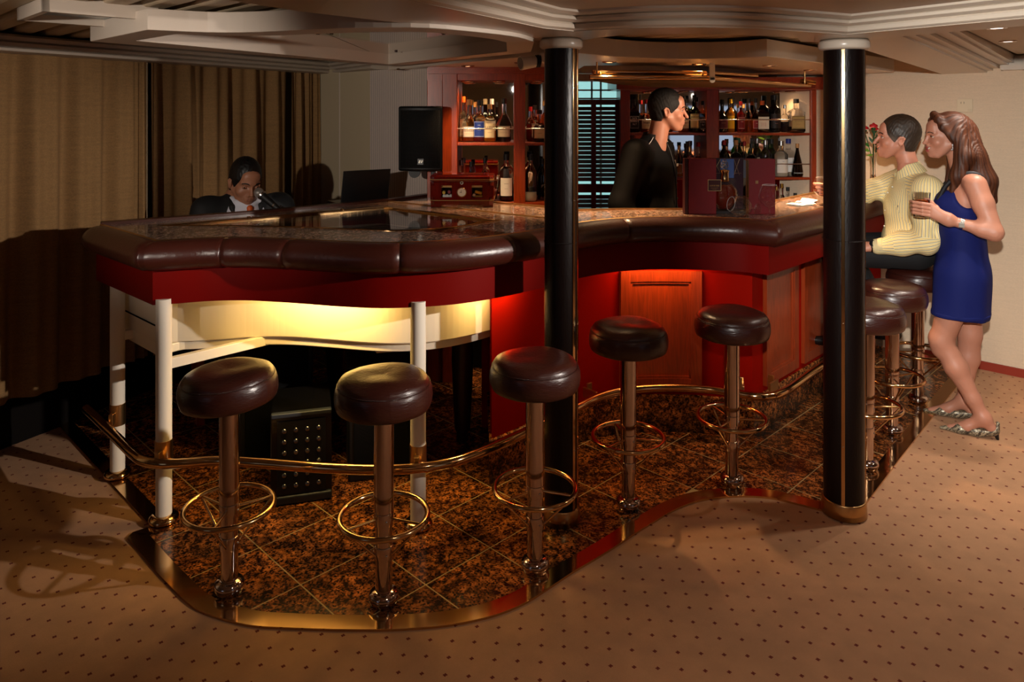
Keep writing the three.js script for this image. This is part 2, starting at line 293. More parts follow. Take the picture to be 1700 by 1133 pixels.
// ---------------------------------------------------------------- ceiling
const ceil = struct('ceiling', 'low cream ceiling of rounded planks and dropped trims', 'ceiling');
part('slab', bx(14, .1, 12, 0, HT + .05, -1.5), mt.cream, ceil);
const moldB = [[-.62, -1.33], [-.269, -1.964], [.113, -2.62], [.228, -2.715], ...smoothPath([[.232, -2.715], [.443, -2.611], [.58, -2.585], [.693, -2.585], [.85, -2.62], [.975, -2.68], [1.285, -2.83]], 24).slice(1), [1.433, -2.62], [1.629, -2.33], [2.4, -1.2]];
{
  // recessed flat ceiling over the guests' side and its stepped moulding
  part('flat_panel', poly([...moldB, [5.8, -1.2], [5.8, 2.1], [-5.4, 2.1], [-5.4, -1.33]].map(p => p), 2.02, 2.05), M(0xbfa88f, .5), ceil);
  const t1 = struct('trim_1', 'stepped cream ceiling moulding swinging between the columns', 'trim');
  part('moulding', sweep(moldB, [[-.06, 1.955], [0, 1.955], [.012, 1.962], [.016, 1.975], [.01, 1.982], [.03, 1.984], [.04, 1.99], [.04, 2.0], [.034, 2.004], [.06, 2.006], [.072, 2.012], [.074, 2.03], [-.06, 2.03]]), mt.creamGloss, t1);
  const inner = offsetPath(moldB, -.001), inn2 = [[-.98, -1.55], [-.62, -2.18], [-.14, -2.72], [.06, -3.06], [.25, -3.13], [.36, -2.94], ...smoothPath([[.42, -2.87], [.58, -2.83], [.75, -2.82], [.95, -2.87], [1.15, -2.97]], 12), [1.22, -3.12], [1.38, -3.19], [1.46, -3.03], [1.63, -2.75], [1.80, -2.50], [2.6, -1.35]];
  part('soffit', poly([...inner, ...inn2.slice().reverse()], 1.953, 2.03), mt.creamGloss, t1);
  // planks
  const pl = (s0, s1, t) => { const sh = new THREE.Shape(); sh.moveTo(-.052, .05); sh.lineTo(-.052, .03); sh.quadraticCurveTo(-.05, .004, -.03, 0); sh.lineTo(.03, 0); sh.quadraticCurveTo(.05, .004, .052, .03); sh.lineTo(.052, .05); const g = new THREE.ExtrudeGeometry(sh, { depth: s1 - s0, bevelEnabled: false, curveSegments: 4 });
    g.applyMatrix4(new THREE.Matrix4().makeBasis(V(A2[0], 0, A2[1]), V(0, 1, 0), V(-B2[0], 0, -B2[1]))); const q = (s) => [B2[0] * s + A2[0] * t, B2[1] * s + A2[1] * t]; const e = q(s1); return g.translate(e[0], 2.03, e[1]); };
  const pm = M(0xb8a488, .5);
  for (let i = 0; i < 34; i++) { const t = .2 + i * .128; part('plank', pl(t < 1.2 ? 2.3 : t < 2.35 ? 1.1 : .3 - (t - 2.35) * .0 - .6, 5.4, t), pm, ceil); }
  // left wall cornice, turning along the corner wall
  const t2 = struct('trim_2', 'triple moulded cornice along the top of the curtained wall', 'trim');
  const cpath = [[CL[0] + curtainDir[0] * 4.2 + .12, CL[1] + curtainDir[1] * 4.2], [CL[0] + .13, CL[1] + .06], [-.9, -4.86]];
  part('cornice', sweep(cpath, [[-.2, 1.935], [-.02, 1.935], [0, 1.94], [.004, 1.952], [-.006, 1.96], [.012, 1.964], [.016, 1.978], [.004, 1.986], [.024, 1.99], [.03, 2.006], [.016, 2.018], [-.2, 2.02]].map(p => [p[0] + .03, p[1]])), M(0xb3a595, .5), t2);
}
// canopy over the bar and open frame over the piano
const can = struct('trim_3', 'cream canopy with downlights following the bar below', 'trim');
{
  const front = [[-.80, -4.80], [.12, -3.56], [.27, -3.40], ...smoothPath([[.31, -3.40], [.534, -3.64], [.70, -3.74], [.835, -3.78], [1.095, -3.74], [1.244, -3.60]], 20), [2.62, -5.06]];
  const outer = [...front, [2.2, -5.6], [.36, -5.6], [.34, -4.7], [-.5, -4.7]];
  const hole = [[.42, -4.35], [.55, -4.30], [1.12, -4.36], [1.86, -5.10], [1.7, -5.2], [.42, -5.2]];
  part('canopy', poly(outer, 1.925, 2.012, [hole], .004), mt.creamGloss, can);
  part('canopy_well', poly(hole.map(p => p), 2.012, 2.02), M(0x6b4a2c, .6), can);
  part('header', bx(1.72, .09, .5, 1.62, 1.86, -5.62), mt.wood, can); part('header', bx(.9, .04, .3, -.06, 1.905, -4.62), mt.wood, can);
  part('beam', bx(.62, .05, .1, .62, 1.895, -5.25), mt.cream, can);
  const fr = struct('trim_4', 'open cream beam frame with mirror panels above the piano', 'trim');
  const fo = [[-1.69, -2.957], [-1.25, -2.53], ...smoothPath([[-1.25, -2.53], [-1.06, -2.62], [-.88, -2.60], [-.7, -2.53], [-.46, -2.47], [-.3, -2.47], [-.13, -2.6], [.02, -2.78], [.09, -2.98]], 26).slice(1), [.09, -3.50], [-.74, -4.62]];
  const fi = [[-1.50, -2.93], [-1.22, -2.67], ...smoothPath([[-1.22, -2.67], [-1.05, -2.73], [-.86, -2.72], [-.7, -2.66], [-.46, -2.6], [-.32, -2.6], [-.2, -2.7], [-.08, -2.85], [-.02, -3.0]], 26).slice(1), [-.02, -3.46], [-.74, -4.42]];
  part('frame', poly(fo, 1.938, 2.012, [fi], .003), mt.cream, fr);
  // mirror panels split by two joints
  const cut = (P, n, c) => { const r = []; for (let i = 0; i < P.length; i++) { const a = P[i], b = P[(i + 1) % P.length], da = a[0] * n[0] + a[1] * n[1] - c, db = b[0] * n[0] + b[1] * n[1] - c; if (da <= 0) r.push(a); if (da * db < 0) { const t = da / (da - db); r.push([lerp(a[0], b[0], t), lerp(a[1], b[1], t)]); } } return r; };
  const n1 = [1, 0], n2 = [0, 1];
  for (const [a, ca] of [[n1, -.82], [[-1, 0], .815]]) for (const [b, cb] of [[n2, -3.2], [[0, -1], 3.195]]) {
    const P = cut(cut(fi, a, ca), b, cb); if (P.length > 2) part('mirror_panel', poly(P, 2.0, 2.005), M(new THREE.Color(.62, .58, .52), .06, 1), fr);
  }
  for (const [x, z] of [[-.85, -3.23], [-.79, -3.23], [-.85, -3.16], [-.79, -3.16], [-.3, -3.23], [-.25, -3.2], [-.66, -4.2]]) part('bolt', rod([x, 1.994, z], [x, 2.0, z], .008), M(0x3a1c12, .5), fr);
  // sloping beam and tray ceiling at the right
  const t5 = struct('trim_5', 'cream ceiling beam and tray edge running to the cream wall', 'trim');
  const bp = (x0, z0, x1, z1, w, ya, yb, th) => { const dx = x1 - x0, dz = z1 - z0, L = Math.hypot(dx, dz), g = new THREE.BoxGeometry(L, th, w); const a = new THREE.Matrix4().makeBasis(V(dx / L, (yb - ya) / L, dz / L), V(0, 1, 0), V(-dz / L, 0, dx / L)); g.applyMatrix4(a); return g.translate((x0 + x1) / 2, (ya + yb) / 2 + th / 2, (z0 + z1) / 2); };
  part('beam', bp(1.46, -3.03, 3.05, -4.94, .26, 1.957, 1.902, .07), mt.creamGloss, t5);
  const off = (d) => [A2[1] * -d * 1, A2[0] * d];
  const step = (d, y0, y1, th, w) => part('moulding', bp(1.46 + d * .769, -3.03 + d * .639, 3.05 + d * .769, -4.94 + d * .639, w, y0, y1, th), mt.creamGloss, t5);
  step(.145, 1.966, 1.913, .06, .035); step(.18, 1.976, 1.926, .05, .035); step(.225, 1.990, 1.945, .04, .05); step(.262, 2.000, 1.957, .05, .03);
  part('tray', uvXZ(poly([[1.62, -2.74], [1.68, -2.86], [3.25, -4.72], [5.7, -2.3], [5.7, -1.0], [2.6, -1.30]], 2.012, 2.02)), M(0xc4b196, .5), t5);
  part('tray_edge', bp(3.12, -4.68, 5.6, -2.31, .07, 1.945, 1.945, .06), mt.creamGloss, t5); part('tray_edge', bp(3.10, -4.66, 5.6, -2.25, .12, 1.915, 1.915, .032), mt.creamGloss, t5);
}

// ---------------------------------------------------------------- the bar counter
const wave = smoothPath([[-1.439, -2.985], [-1.363, -3.008], [-1.269, -3.042], [-1.165, -3.058], [-1.07, -3.055], [-.97, -3.036], [-.865, -3.012], [-.693, -2.966], [-.528, -2.938], [-.373, -2.955], [-.216, -3.005], [-.056, -3.11], [.117, -3.265], [.31, -3.465], [.439, -3.562], [.537, -3.612], [.68, -3.648], [.861, -3.648], [1.036, -3.622], [1.14, -3.585], [1.218, -3.529]], 110);
const rimPath = [[-1.905, -3.417], ...wave, [1.68, -3.99], [2.70, -5.06]];
const bar = thing('bar_counter', 'long wavy bar counter with padded leather edge and red front', 'bar counter');
{
  const N = normalsOf(rimPath), L = [0]; rimPath.forEach((p, i) => { if (i) L.push(L[i - 1] + Math.hypot(p[0] - rimPath[i - 1][0], p[1] - rimPath[i - 1][1])); });
  const at = x => { let b = 1; wave.forEach((p, i) => { if (Math.abs(p[0] - x) < Math.abs(rimPath[b][0] - x)) b = i + 1; }); return b; };
  const glassHole = [[-1.60, -3.385], [-.70, -4.055], [-.07, -3.554], ...smoothPath([[-.242, -3.364], [-.367, -3.285], [-.496, -3.252], [-.679, -3.285], [-.959, -3.342], [-1.245, -3.386]], 14)];
  const backE = [[2.468, -5.287], [1.187, -3.96], [.588, -3.955], [.35, -3.92], [.172, -4.058], [-.076, -4.23], [-.40, -4.455], [-.534, -4.605], [-.729, -4.337], [-1.343, -3.808], [-1.915, -3.435]];
  part('counter_top', uvXZ(poly([...rimPath, ...backE], 1.095, 1.13, [glassHole])), mt.counter, bar, 'speckled pinkish granite top');
  part('glass_panel', poly(glassHole, 1.120, 1.126), mt.topGlass, bar, 'clear glass panel over the piano');
  part('panel_tray', poly(offsetPath(glassHole.slice(), 0), 1.03, 1.035), M(0x120b07, .6), bar);
  part('glass_frame', sweep([...glassHole, glassHole[0], glassHole[1]], [[-.008, 1.118], [.009, 1.118], [.009, 1.133], [.004, 1.136], [-.004, 1.136], [-.008, 1.133]]), mt.brass, bar);
  for (const x of [-1.29, -.9]) { const t = (x + 1.6) / .9, z = lerp(-3.385, -4.055, t); part('hinge', join([rod([x, 1.128, z], [x, 1.142, z], .008), bx(.03, .006, .016, x, 1.132, z, .002)]), mt.brass, bar); }
  part('edge_trim', sweep(rimPath, [[-.012, 1.126], [.004, 1.126], [.004, 1.134], [-.004, 1.137], [-.012, 1.134]]), mt.brassDull, bar, 'thin brass strip between granite and leather');
  part('edge_trim', sweep(backE.slice(7), [[-.03, 1.085], [.014, 1.085], [.014, 1.142], [-.004, 1.146], [-.03, 1.142]]), M(0x3a1c12, .3), bar, 'wooden edge strip on the pianist side');
  part('edge_trim', sweep(backE.slice(0, 7), [[-.012, 1.09], [.008, 1.09], [.008, 1.138], [-.012, 1.138]]), mt.brassDull, bar);
  part('inlay_strip', sweep([[-.729, -4.318], [.165, -3.64]], [[-.006, 1.128], [.006, 1.128], [.006, 1.1345], [-.006, 1.1345]]), mt.brassDull, bar);
  // leather cushions
  const prof = []; for (let k = 0; k <= 20; k++) { const a = lerp(115, -125, k / 20) * Math.PI / 180; prof.push([.028 + .073 * Math.cos(a), 1.078 + .060 * Math.sin(a)]); }
  const cuts = [0, 1, at(-1.175), at(-.90), at(-.45), at(-.04), at(.537), rimPath.length - 3, rimPath.length - 2, rimPath.length - 1];
  for (let c = 0; c < cuts.length - 1; c++) {
    let pp = rimPath.slice(cuts[c], cuts[c + 1] + 1), nn = N.slice(cuts[c], cuts[c + 1] + 1);
    if (pp.length < 12) { const a = pp, b = nn, q = [], r = []; for (let i = 0; i < a.length - 1; i++) for (let k = 0; k < 14; k++) { q.push([lerp(a[i][0], a[i + 1][0], k / 14), lerp(a[i][1], a[i + 1][1], k / 14)]); r.push([lerp(b[i][0], b[i + 1][0], k / 14), lerp(b[i][1], b[i + 1][1], k / 14)]); } q.push(a[a.length - 1]); r.push(b[b.length - 1]); pp = q; nn = r; }
    // extra stations close to the seams
    const ins = (k, t) => { const a = pp[k], b = pp[k + 1]; pp.splice(k + 1, 0, [lerp(a[0], b[0], t), lerp(a[1], b[1], t)]); nn.splice(k + 1, 0, [lerp(nn[k][0], nn[k + 1][0], t), lerp(nn[k][1], nn[k + 1][1], t)]); };
    ins(0, .25); ins(0, .35); ins(pp.length - 2, .65); ins(pp.length - 2, .7);
    const tot = lengthOf(pp), end0 = c === 0;
    part('cushion', sweep(pp, prof, { normals: nn, crease: 1.2, shape: (q, i, l) => { const d = Math.min(l, tot - l), s = 1 - .075 * Math.exp(-((d / .007) ** 2)) - (end0 && l < .07 ? .9 * (1 - Math.sqrt(Math.max(0, 1 - ((.07 - l) / .07) ** 2))) : 0); return [.0 + (q[0]) * s, 1.078 + (q[1] - 1.078) * s]; } }), mt.leather, bar);
  }
  // red fascia
  const fp = offsetPath(rimPath, .018);
  part('fascia', sweep(fp, [[0, .878], [0, 1.06], [-.022, 1.06], [-.022, .878]]), mt.red, bar, 'dark red curved front board');
  part('fascia_back', sweep(offsetPath([[-.75, -4.33], [-1.343, -3.80], [-1.88, -3.43]], 0), [[0, .878], [0, 1.095], [-.02, 1.095], [-.02, .878]]), mt.red, bar);
  // bar body under the right half
  const wl = offsetPath(rimPath, -.17), i0 = at(.02), body = [[-.12, -3.86], ...wl.slice(i0).filter(p => p[0] < .97), [1.06, -3.787], [1.226, -3.765], [2.58, -5.16]];
  part('body_wall', sweep(body, [[0, .19], [0, 1.095], [-.04, 1.095], [-.04, .19]]), mt.redWall, bar, 'red lacquered wall of the bar');
  part('body_end', sweep([[-.12, -3.86], [-.05, -4.2]], [[0, 0], [0, 1.095], [-.04, 1.095], [-.04, 0]]), mt.redWall, bar);
  const pb = offsetPath(body, .012), Lb = lengthOf(pb);
  for (let s = 0; s < Lb - .02; s += .31) part('plinth_tile', sweep(slice(pb, s + .001, Math.min(Lb, s + .309)), [[0, 0], [0, .188], [-.004, .192], [-.03, .192], [-.03, 0]]), mt.granite, bar);
  // framed wood panels
  const panel = (s0, s1, fm, im) => {
    const P = (a, b, prof, m, n, lab) => part(n, sweep(slice(body, a, b), prof), m, bar, lab);
    const pr = (o, y0, y1) => [[o, y0], [o, y1], [0, y1], [0, y0]], w = .055;
    P(s0, s0 + w, pr(.022, .225, .835), fm, 'panel_stile'); P(s1 - w, s1, pr(.022, .225, .835), fm, 'panel_stile');
    P(s0 + w, s1 - w, [[.022, .78], [.022, .835], [0, .835], [0, .78]], fm, 'panel_rail'); P(s0 + w, s1 - w, [[.022, .225], [.022, .28], [0, .28], [0, .225]], fm, 'panel_rail');
    P(s0 + w, s1 - w, pr(.008, .28, .78), im, 'panel_field');
    for (const [a, b, y0, y1] of [[s0 + w, s1 - w, .768, .78], [s0 + w, s1 - w, .28, .292], [s0 + w, s0 + w + .012, .28, .78], [s1 - w - .012, s1 - w, .28, .78]]) P(a, b, pr(.017, y0, y1), fm, 'panel_bead');
  };
  // arc position of the panel whose centre faces the viewer
  let sc = 0, acc = 0; for (let i = 1; i < body.length; i++) { acc += Math.hypot(body[i][0] - body[i - 1][0], body[i][1] - body[i - 1][1]); if (body[i][0] < .765) sc = acc; }
  panel(sc - .215, sc + .215, mt.wood, mt.wood);
  const sw = lengthOf(body.slice(0, body.length - 1));
  panel(sw + .12, sw + .52, mt.wood, mt.wood); panel(sw + .60, sw + 1.0, mt.wood, mt.wood); panel(sw + 1.08, sw + 1.48, mt.wood, mt.wood);
  // legs and stretchers of the piano half
  const leg = (x, z) => { const l = part('leg', join([rod([x, 0, z], [x, .90, z], .031, .031, 24)]), mt.white, bar, 'white painted tubular leg'); part('leg_foot', lathe([[.032, .03], [.045, .028], [.056, .018], [.058, .008], [.054, 0], [0, 0]], 28, x, 0, z), mt.brass, l); };
  leg(-1.409, -2.986); leg(-.375, -2.947); leg(-1.794, -3.356);
  const stretch = (a, b, y, h = .042) => { const dx = b[0] - a[0], dz = b[1] - a[1], l = Math.hypot(dx, dz); part('stretcher', bx(l, h, .028, (a[0] + b[0]) / 2, y, (a[1] + b[1]) / 2, .003, -Math.atan2(dz, dx)), mt.white, bar); };
  stretch([-1.40, -2.99], [-.55, -3.86], .635); stretch([-1.785, -3.36], [-.95, -4.2], .635); stretch([-.15, -3.44], [.06, -3.55], .63); stretch([-1.40, -3.0], [-1.79, -3.36], .90);
  // foot rail
  const rp = [[-1.99, -3.45], [-1.923, -3.384], [-1.70, -3.16], [-1.53, -2.99], [-1.47, -2.94], [-1.39, -2.915], [-1.312, -2.92], [-1.169, -2.94], [-1.002, -2.921], [-.76, -2.884], [-.529, -2.867], [-.348, -2.884], [-.226, -2.935], [-.166, -2.98], [-.06, -3.074], [.06, -3.2], [.309, -3.473], [.407, -3.58], [.55, -3.672], [.777, -3.715], [.995, -3.69], [1.11, -3.64], [1.20, -3.60], [1.27, -3.605], [1.344, -3.655], [1.60, -3.93], [2.0, -4.36], [2.55, -4.95]];
  const fr = part('foot_rail', tube(rp.map(p => [p[0], .265, p[1]]), .0205, 260, 14), mt.brass, bar, 'polished brass foot rail');
  for (const [x, z] of [[-1.409, -2.986], [-.375, -2.947], [-1.794, -3.356]]) part('clamp', join([rod([x, .235, z], [x, .33, z], .034, .034, 20), bx(.02, .05, .06, x, .275, z + .03, .003)]), mt.brassDull, fr);
  for (const [x, z, ry] of [[.385, -3.68, .7], [1.165, -3.76, -.3], [1.33, -3.79, -.78]]) part('bracket', join([bx(.03, .075, .012, x, .265, z, .002, ry), bx(.012, .05, .09, x, .26, z + .04, .002, ry)]), mt.brassDull, fr);
}
// ---------------------------------------------------------------- white grand piano under the counter
{
  const o = thing('grand_piano', 'white grand piano tucked beneath the wavy counter', 'piano');
  const rim = [[-1.80, -3.43], [-1.50, -3.15], [-1.47, -3.19], ...smoothPath([[-1.45, -3.20], [-1.396, -3.207], [-1.273, -3.23], [-1.154, -3.262], [-1.019, -3.27], [-.829, -3.235], [-.643, -3.189], [-.518, -3.172], [-.389, -3.185], [-.261, -3.238], [-.133, -3.335], [-.02, -3.455], [.025, -3.53], [.035, -3.60]], 60), [.02, -3.68], [-.1, -3.78], [-.75, -4.2], [-1.1, -4.05]];
  part('rim', poly(rim, .655, 1.02, [], .006), mt.piano, o, 'glossy white curved rim');
  const c = [-.75, -3.6], inset = (k) => rim.map(p => [c[0] + (p[0] - c[0]) * k, c[1] + (p[1] - c[1]) * k]);
  part('bottom_moulding', poly(inset(.965), .618, .655, [], .004), mt.piano, o); part('bottom_board', poly([[-.60, -3.27], [-.28, -3.36], [-.22, -3.42], [-.42, -3.72], [-.8, -3.7]], .585, .62), mt.white, o);
  part('key_slip', sweep([[-1.80, -3.43], [-1.50, -3.15]], [[.004, .73], [.004, .735], [0, .735], [0, .73]]), mt.dark, o);
  part('key_block', poly([[-1.82, -3.46], [-1.53, -3.19], [-1.40, -3.34], [-1.66, -3.6]], .60, .66), mt.piano, o);
  for (const [x, z] of [[-.95, -3.98], [-1.35, -3.62], [-.25, -3.72]]) part('leg', lathe([[.03, 0], [.03, .04], [.04, .06], [.055, .4], [.05, .6]], 12, x, 0, z), M(0x2a140c, .4), o);
}
// stage gear in the dark below
function cab(name, label, w, h, d, x, z, ry) {
  const o = thing(name, label, 'speaker', [x, 0, z], ry, 'amplifiers under the piano'); part('case', bx(w, h, d, 0, h / 2, 0, .012), mt.black, o);
  part('grille', bx(w - .05, h - .08, .012, 0, h / 2, d / 2 + .002, .004), mt.grille, o); part('edge', bx(w - .03, .012, .02, 0, h - .03, d / 2 + .004, .003), M(0x3a4048, .4, .6), o); return o;
}
cab('floor_speaker', 'tall black speaker cabinet standing left of the studded amplifier', .34, .60, .3, -1.18, -3.62, .5);
cab('floor_speaker', 'black speaker cabinet standing right of the studded amplifier', .3, .50, .28, -.62, -3.46, .25);
{
  const o = thing('amplifier', 'small black amplifier with chrome studded sloping front', 'amplifier', [-.93, 0, -3.26], .28, 'amplifiers under the piano');
  const sh = new THREE.Shape([[-.13, 0], [.13, .0], [.10, .36], [-.13, .38]].map(p => new THREE.Vector2(...p))), g = new THREE.ExtrudeGeometry(sh, { depth: .24, bevelEnabled: true, bevelSize: .006, bevelThickness: .006 }); g.rotateY(-Math.PI / 2).translate(.12, .006, 0); 
  part('case', g, mt.blackGloss, o);
  part('face_plate', new THREE.BoxGeometry(.2, .30, .006).rotateX(-.083).translate(0, .19, .126), M(0x20252d, .35, .5), o);
  part('skirt', bx(.25, .035, .03, 0, .02, .135, .008), M(0x3a4048, .5, .4), o); part('top_lip', bx(.25, .02, .03, 0, .365, .105, .006), M(0x3a4048, .5, .4), o);
  for (let r = 0; r < 6; r++) for (let c = 0; c < 4; c++) { const y = .075 + r * .045; part('knob', new THREE.SphereGeometry(.0125, 12, 8).translate(-.07 + c * .047, y, .139 - (y - .02) * .083), M(0x8d939c, .18, 1), o); }
}

// ---------------------------------------------------------------- columns
function column(x, z, r, label, strips) {
  const o = thing('column', label, 'column', [x, 0, z], 0, 'leather clad columns');
  part('shaft', new THREE.CylinderGeometry(r, r, 1.88, 48).translate(0, .98, 0), mt.columnSkin, o);
  part('seam_ring', new THREE.TorusGeometry(r + .0005, .0025, 6, 48).rotateX(Math.PI / 2).translate(0, 1.13, 0), mt.columnSkin, o);
  part('base_ring', lathe([[r, .06], [r + .007, .058], [r + .008, .03], [r + .010, 0], [0, 0]], 48), mt.brassDull, o, 'brass base ring');
  part('cap', lathe([[r - .01, 1.908], [r + .012, 1.912], [r + .02, 1.92], [r + .02, 1.94], [r + .012, 1.952], [0, 1.953]], 48), mt.creamGloss, o, 'white round cap');
  for (const a of strips) { const s = part('brass_strip', bx(.014, 1.85, .006, Math.sin(a) * (r + .001), .985, Math.cos(a) * (r + .001), .0015, a), mt.brass, o); for (const y of [.3, .8, 1.3, 1.75]) part('screw', new THREE.SphereGeometry(.003, 8, 6).translate(Math.sin(a) * (r + .004), y, Math.cos(a) * (r + .004)), mt.steel, s); }
  return o;
}
column(.2, -3.0, .0675, 'dark leather column between the wavy counter and bar stools', [.75, 1.15, -2]);
column(1.375, -3.057, .079, 'dark leather column in front of the seated man', [-.46, 1.4, 2.6]);

// ---------------------------------------------------------------- bar stools
function makeStool(label) {
  const o = thing('bar_stool', label, 'bar stool', [0, 0, 0], 0, 'round leather bar stools'), R = .163;
  const pr = [[0, .655], [.06, .655], [R - .02, .657], [R - .006, .664], [R, .68], [R + .002, .70], [R, .722], [R - .004, .733], [R - .006, .737], [R - .0085, .738], [R - .009, .741], [R - .011, .748], [R - .02, .760], [R - .04, .768], [.09, .773], [.045, .771], [0, .769]];
  const g = lathe(pr, 64); { const p = g.attributes.position; for (let i = 0; i < p.count; i++) { const x = p.getX(i), y = p.getY(i), z = p.getZ(i), r = Math.hypot(x, z), a = Math.atan2(z, x); if (y > .74) p.setY(i, y + .0025 * Math.sin(a * 3 + r * 30) * (r / R)); else if (r > .12) { const k = 1 + .006 * Math.sin(a * 7 + y * 60) * Math.sin(a * 2); p.setX(i, x * k); p.setZ(i, z * k); } } g.computeVertexNormals(); }
  const s = part('seat', g, mt.seat, o, 'dark brown leather cushion');
  part('piping', new THREE.TorusGeometry(R - .008, .0022, 6, 64).rotateX(Math.PI / 2).translate(0, .7395, 0), mt.seat, s);
  part('post', rod([0, .02, 0], [0, .66, 0], .0285, .0285, 32), mt.chrome, o); part('sleeve', rod([0, .31, 0], [0, .655, 0], .0335, .0335, 32), mt.chrome, o);
  part('flange', lathe([[.0285, .045], [.040, .042], [.049, .034], [.052, .022], [.049, .010], [.044, .004], [.046, 0], [0, 0]], 36), mt.chrome, o);
  for (const y of [.285, .172]) { const c = part('collar', lathe([[.0285, y - .022], [.033, y - .021], [.033, y + .021], [.0285, y + .022]], 32), mt.chrome, o); for (const a of [.15, 2.3, 4.4]) part('screw', new THREE.SphereGeometry(.0035, 8, 6).translate(Math.sin(a) * .0335, y, Math.cos(a) * .0335), mt.steel, c); }
  part('foot_ring', new THREE.TorusGeometry(.147, .0095, 14, 72).rotateX(Math.PI / 2).translate(0, .293, 0), mt.brass, o, 'brass foot ring');
  for (let k = 0; k < 3; k++) { const a = .9 + k * Math.PI * 2 / 3, c = Math.cos(a), sn = Math.sin(a); part('spoke', rod([sn * .03, .288, c * .03], [sn * .14, .291, c * .14], .0045, .0045, 8), mt.brass, o); part('strut', rod([sn * .03, .165, c * .03], [sn * .143, .286, c * .143], .0045, .0045, 8), mt.brass, o); }
  return o;
}
const stoolSpots = [[-.976, -2.548, 1.2, 'brown leather bar stool nearest the white front leg of the piano bar'], [-.433, -2.492, .3, 'nearest bar stool, second from the left, before the wavy counter'], [.083, -2.672, 2.4, 'bar stool standing just before the left column'], [.487, -3.09, .4, 'bar stool in front of the wooden panel, just right of the left column'], [.979, -3.285, 2.6, 'bar stool by the right edge of the wooden panel, left of the right column'], [1.649, -3.429, .5, 'bar stool half hidden behind the right column'], [1.958, -3.801, 1.0, 'empty bar stool between the right column and the seated man'], [2.309, -4.197, 1.7, 'bar stool on which the man in the striped shirt sits']];
const stool0 = makeStool(stoolSpots[0][3]);
stoolSpots.forEach(([x, z, a, label], i) => { let o = stool0; if (i) { o = stool0.clone(); o.name = numbered('bar_stool'); scene.add(o); o.userData = { ...stool0.userData, label }; } o.position.set(x, 0, z); o.rotation.y = a; });
{ const s = stool0.children[0], p = V(0, .66, 0), q = new THREE.Quaternion().setFromAxisAngle(V(0, 0, 1).applyAxisAngle(V(0, 1, 0), -stool0.rotation.y), .055); s.quaternion.copy(q); s.position.copy(p).sub(p.clone().applyQuaternion(q)); }   // this cushion sits a little askew

// ---------------------------------------------------------------- lamps
function housing(L, label) {   // added ceiling cylinder for an unseen lamp, its light just before the glass
  const p = V(...L.p), d = V(...L.t).sub(p).normalize(), b = p.clone().addScaledVector(d, -.03), e = b.clone().addScaledVector(d, -.12);
  const o = thing('ceiling_spot', label, 'lamp', [0, 0, 0], 0, 'cylindrical ceiling spots');
  part('body', rod(e.toArray(), b.clone().addScaledVector(d, -.004).toArray(), .04, .045, 28), mt.white, o); part('glass', rod(b.clone().addScaledVector(d, -.004).toArray(), b.toArray(), .036, .036, 24), lampOn(L.c, 6), o);
  part('stem', rod(e.clone().addScaledVector(d, .05).toArray(), [e.x, 2.03, e.z], .008), mt.white, o);
  spot(L.c, L.i, L.p, L.t, L.a, L.pen, L.r);
}
housing(LAMPS.guests, 'added ceiling spot housing for the camera flash above the viewer, aimed at the couple'); housing(LAMPS.barman, 'cylindrical ceiling spot hidden behind the right column aimed at the bartender'); housing(LAMPS.singer, 'added ceiling spot housing for an unseen flash left of the viewer, aimed at the pianist'); housing(LAMPS.piano, 'added ceiling spot housing for an unseen flash right of the view, aimed at the piano bar');
{ // the visible, unlit spot beside the left column
  const o = thing('ceiling_spot', 'white cylindrical spot fixed under the canopy beside the left column', 'lamp', [.09, 1.905, -3.52], 0, 'cylindrical ceiling spots');
  part('body', rod([.02, -.01, 0], [-.05, -.02, .03], .028, .034, 24), mt.white, o); part('glass', rod([-.05, -.02, .03], [-.053, -.0205, .0313], .028, .028, 20), M(0x999999, .1), o); part('fins', join([0, 1, 2].map(k => rod([.022 + k * .009, -.009 + k * .001, -.001 - k * .004], [.026 + k * .009, -.009 + k * .001, -.002 - k * .004], .03, .03, 20))), mt.black, o); part('mount', bx(.05, .05, .05, .065, .01, -.02, .012), mt.white, o);
}
const warm = 0xffd09a;
function downlight(x, y, z, i, label, c = warm, ang = 43) {
  const o = thing('downlight', label, 'downlight', [x, y, z], 0, 'recessed downlights');
  part('rim', new THREE.TorusGeometry(.034, .006, 8, 28).rotateX(Math.PI / 2), mt.chrome, o); part('bulb', rod([0, .001, 0], [0, -.003, 0], .03, .026, 20), lampOn(c, i ? 5 : .25), o);
  if (i) spot(c, i, [x, y - .012, z], [x, y - 1, z], ang, .8, 1.5);
}
downlight(.524, 1.925, -3.98, 10, 'downlight in the canopy above the bartender, nearest the left column');
downlight(1.055, 1.925, -4.16, 13, 'downlight in the canopy above the red gift box');
downlight(1.50, 1.925, -4.30, 13, 'downlight in the canopy just right of the canopy corner');
downlight(1.93, 1.925, -4.78, 7, 'downlight in the canopy beside the right column');
downlight(2.25, 1.925, -4.97, 3, 'downlight in the canopy above the roses');
downlight(.05, 1.925, -4.05, 3.5, 'downlight above the humidor end of the counter, beside the left column');
downlight(-.26, 1.925, -4.34, 3, 'downlight above the wooden humidor');
downlight(-.70, 1.925, -4.72, 0, 'unlit downlight near the striped wall');
for (const [x, k] of [[-.28, 'leftmost'], [-.08, 'second'], [.16, 'third']]) downlight(x, 1.843, -4.60, .32, `${k} small downlight inside the top of the left bottle cabinet`, warm, 60);
for (const [x, k] of [[1.06, 'leftmost'], [1.30, 'second'], [1.72, 'third'], [2.1, 'rightmost']]) downlight(x, 1.806, -5.57, .38, `${k} small downlight inside the top of the far bottle cabinets`, warm, 62);
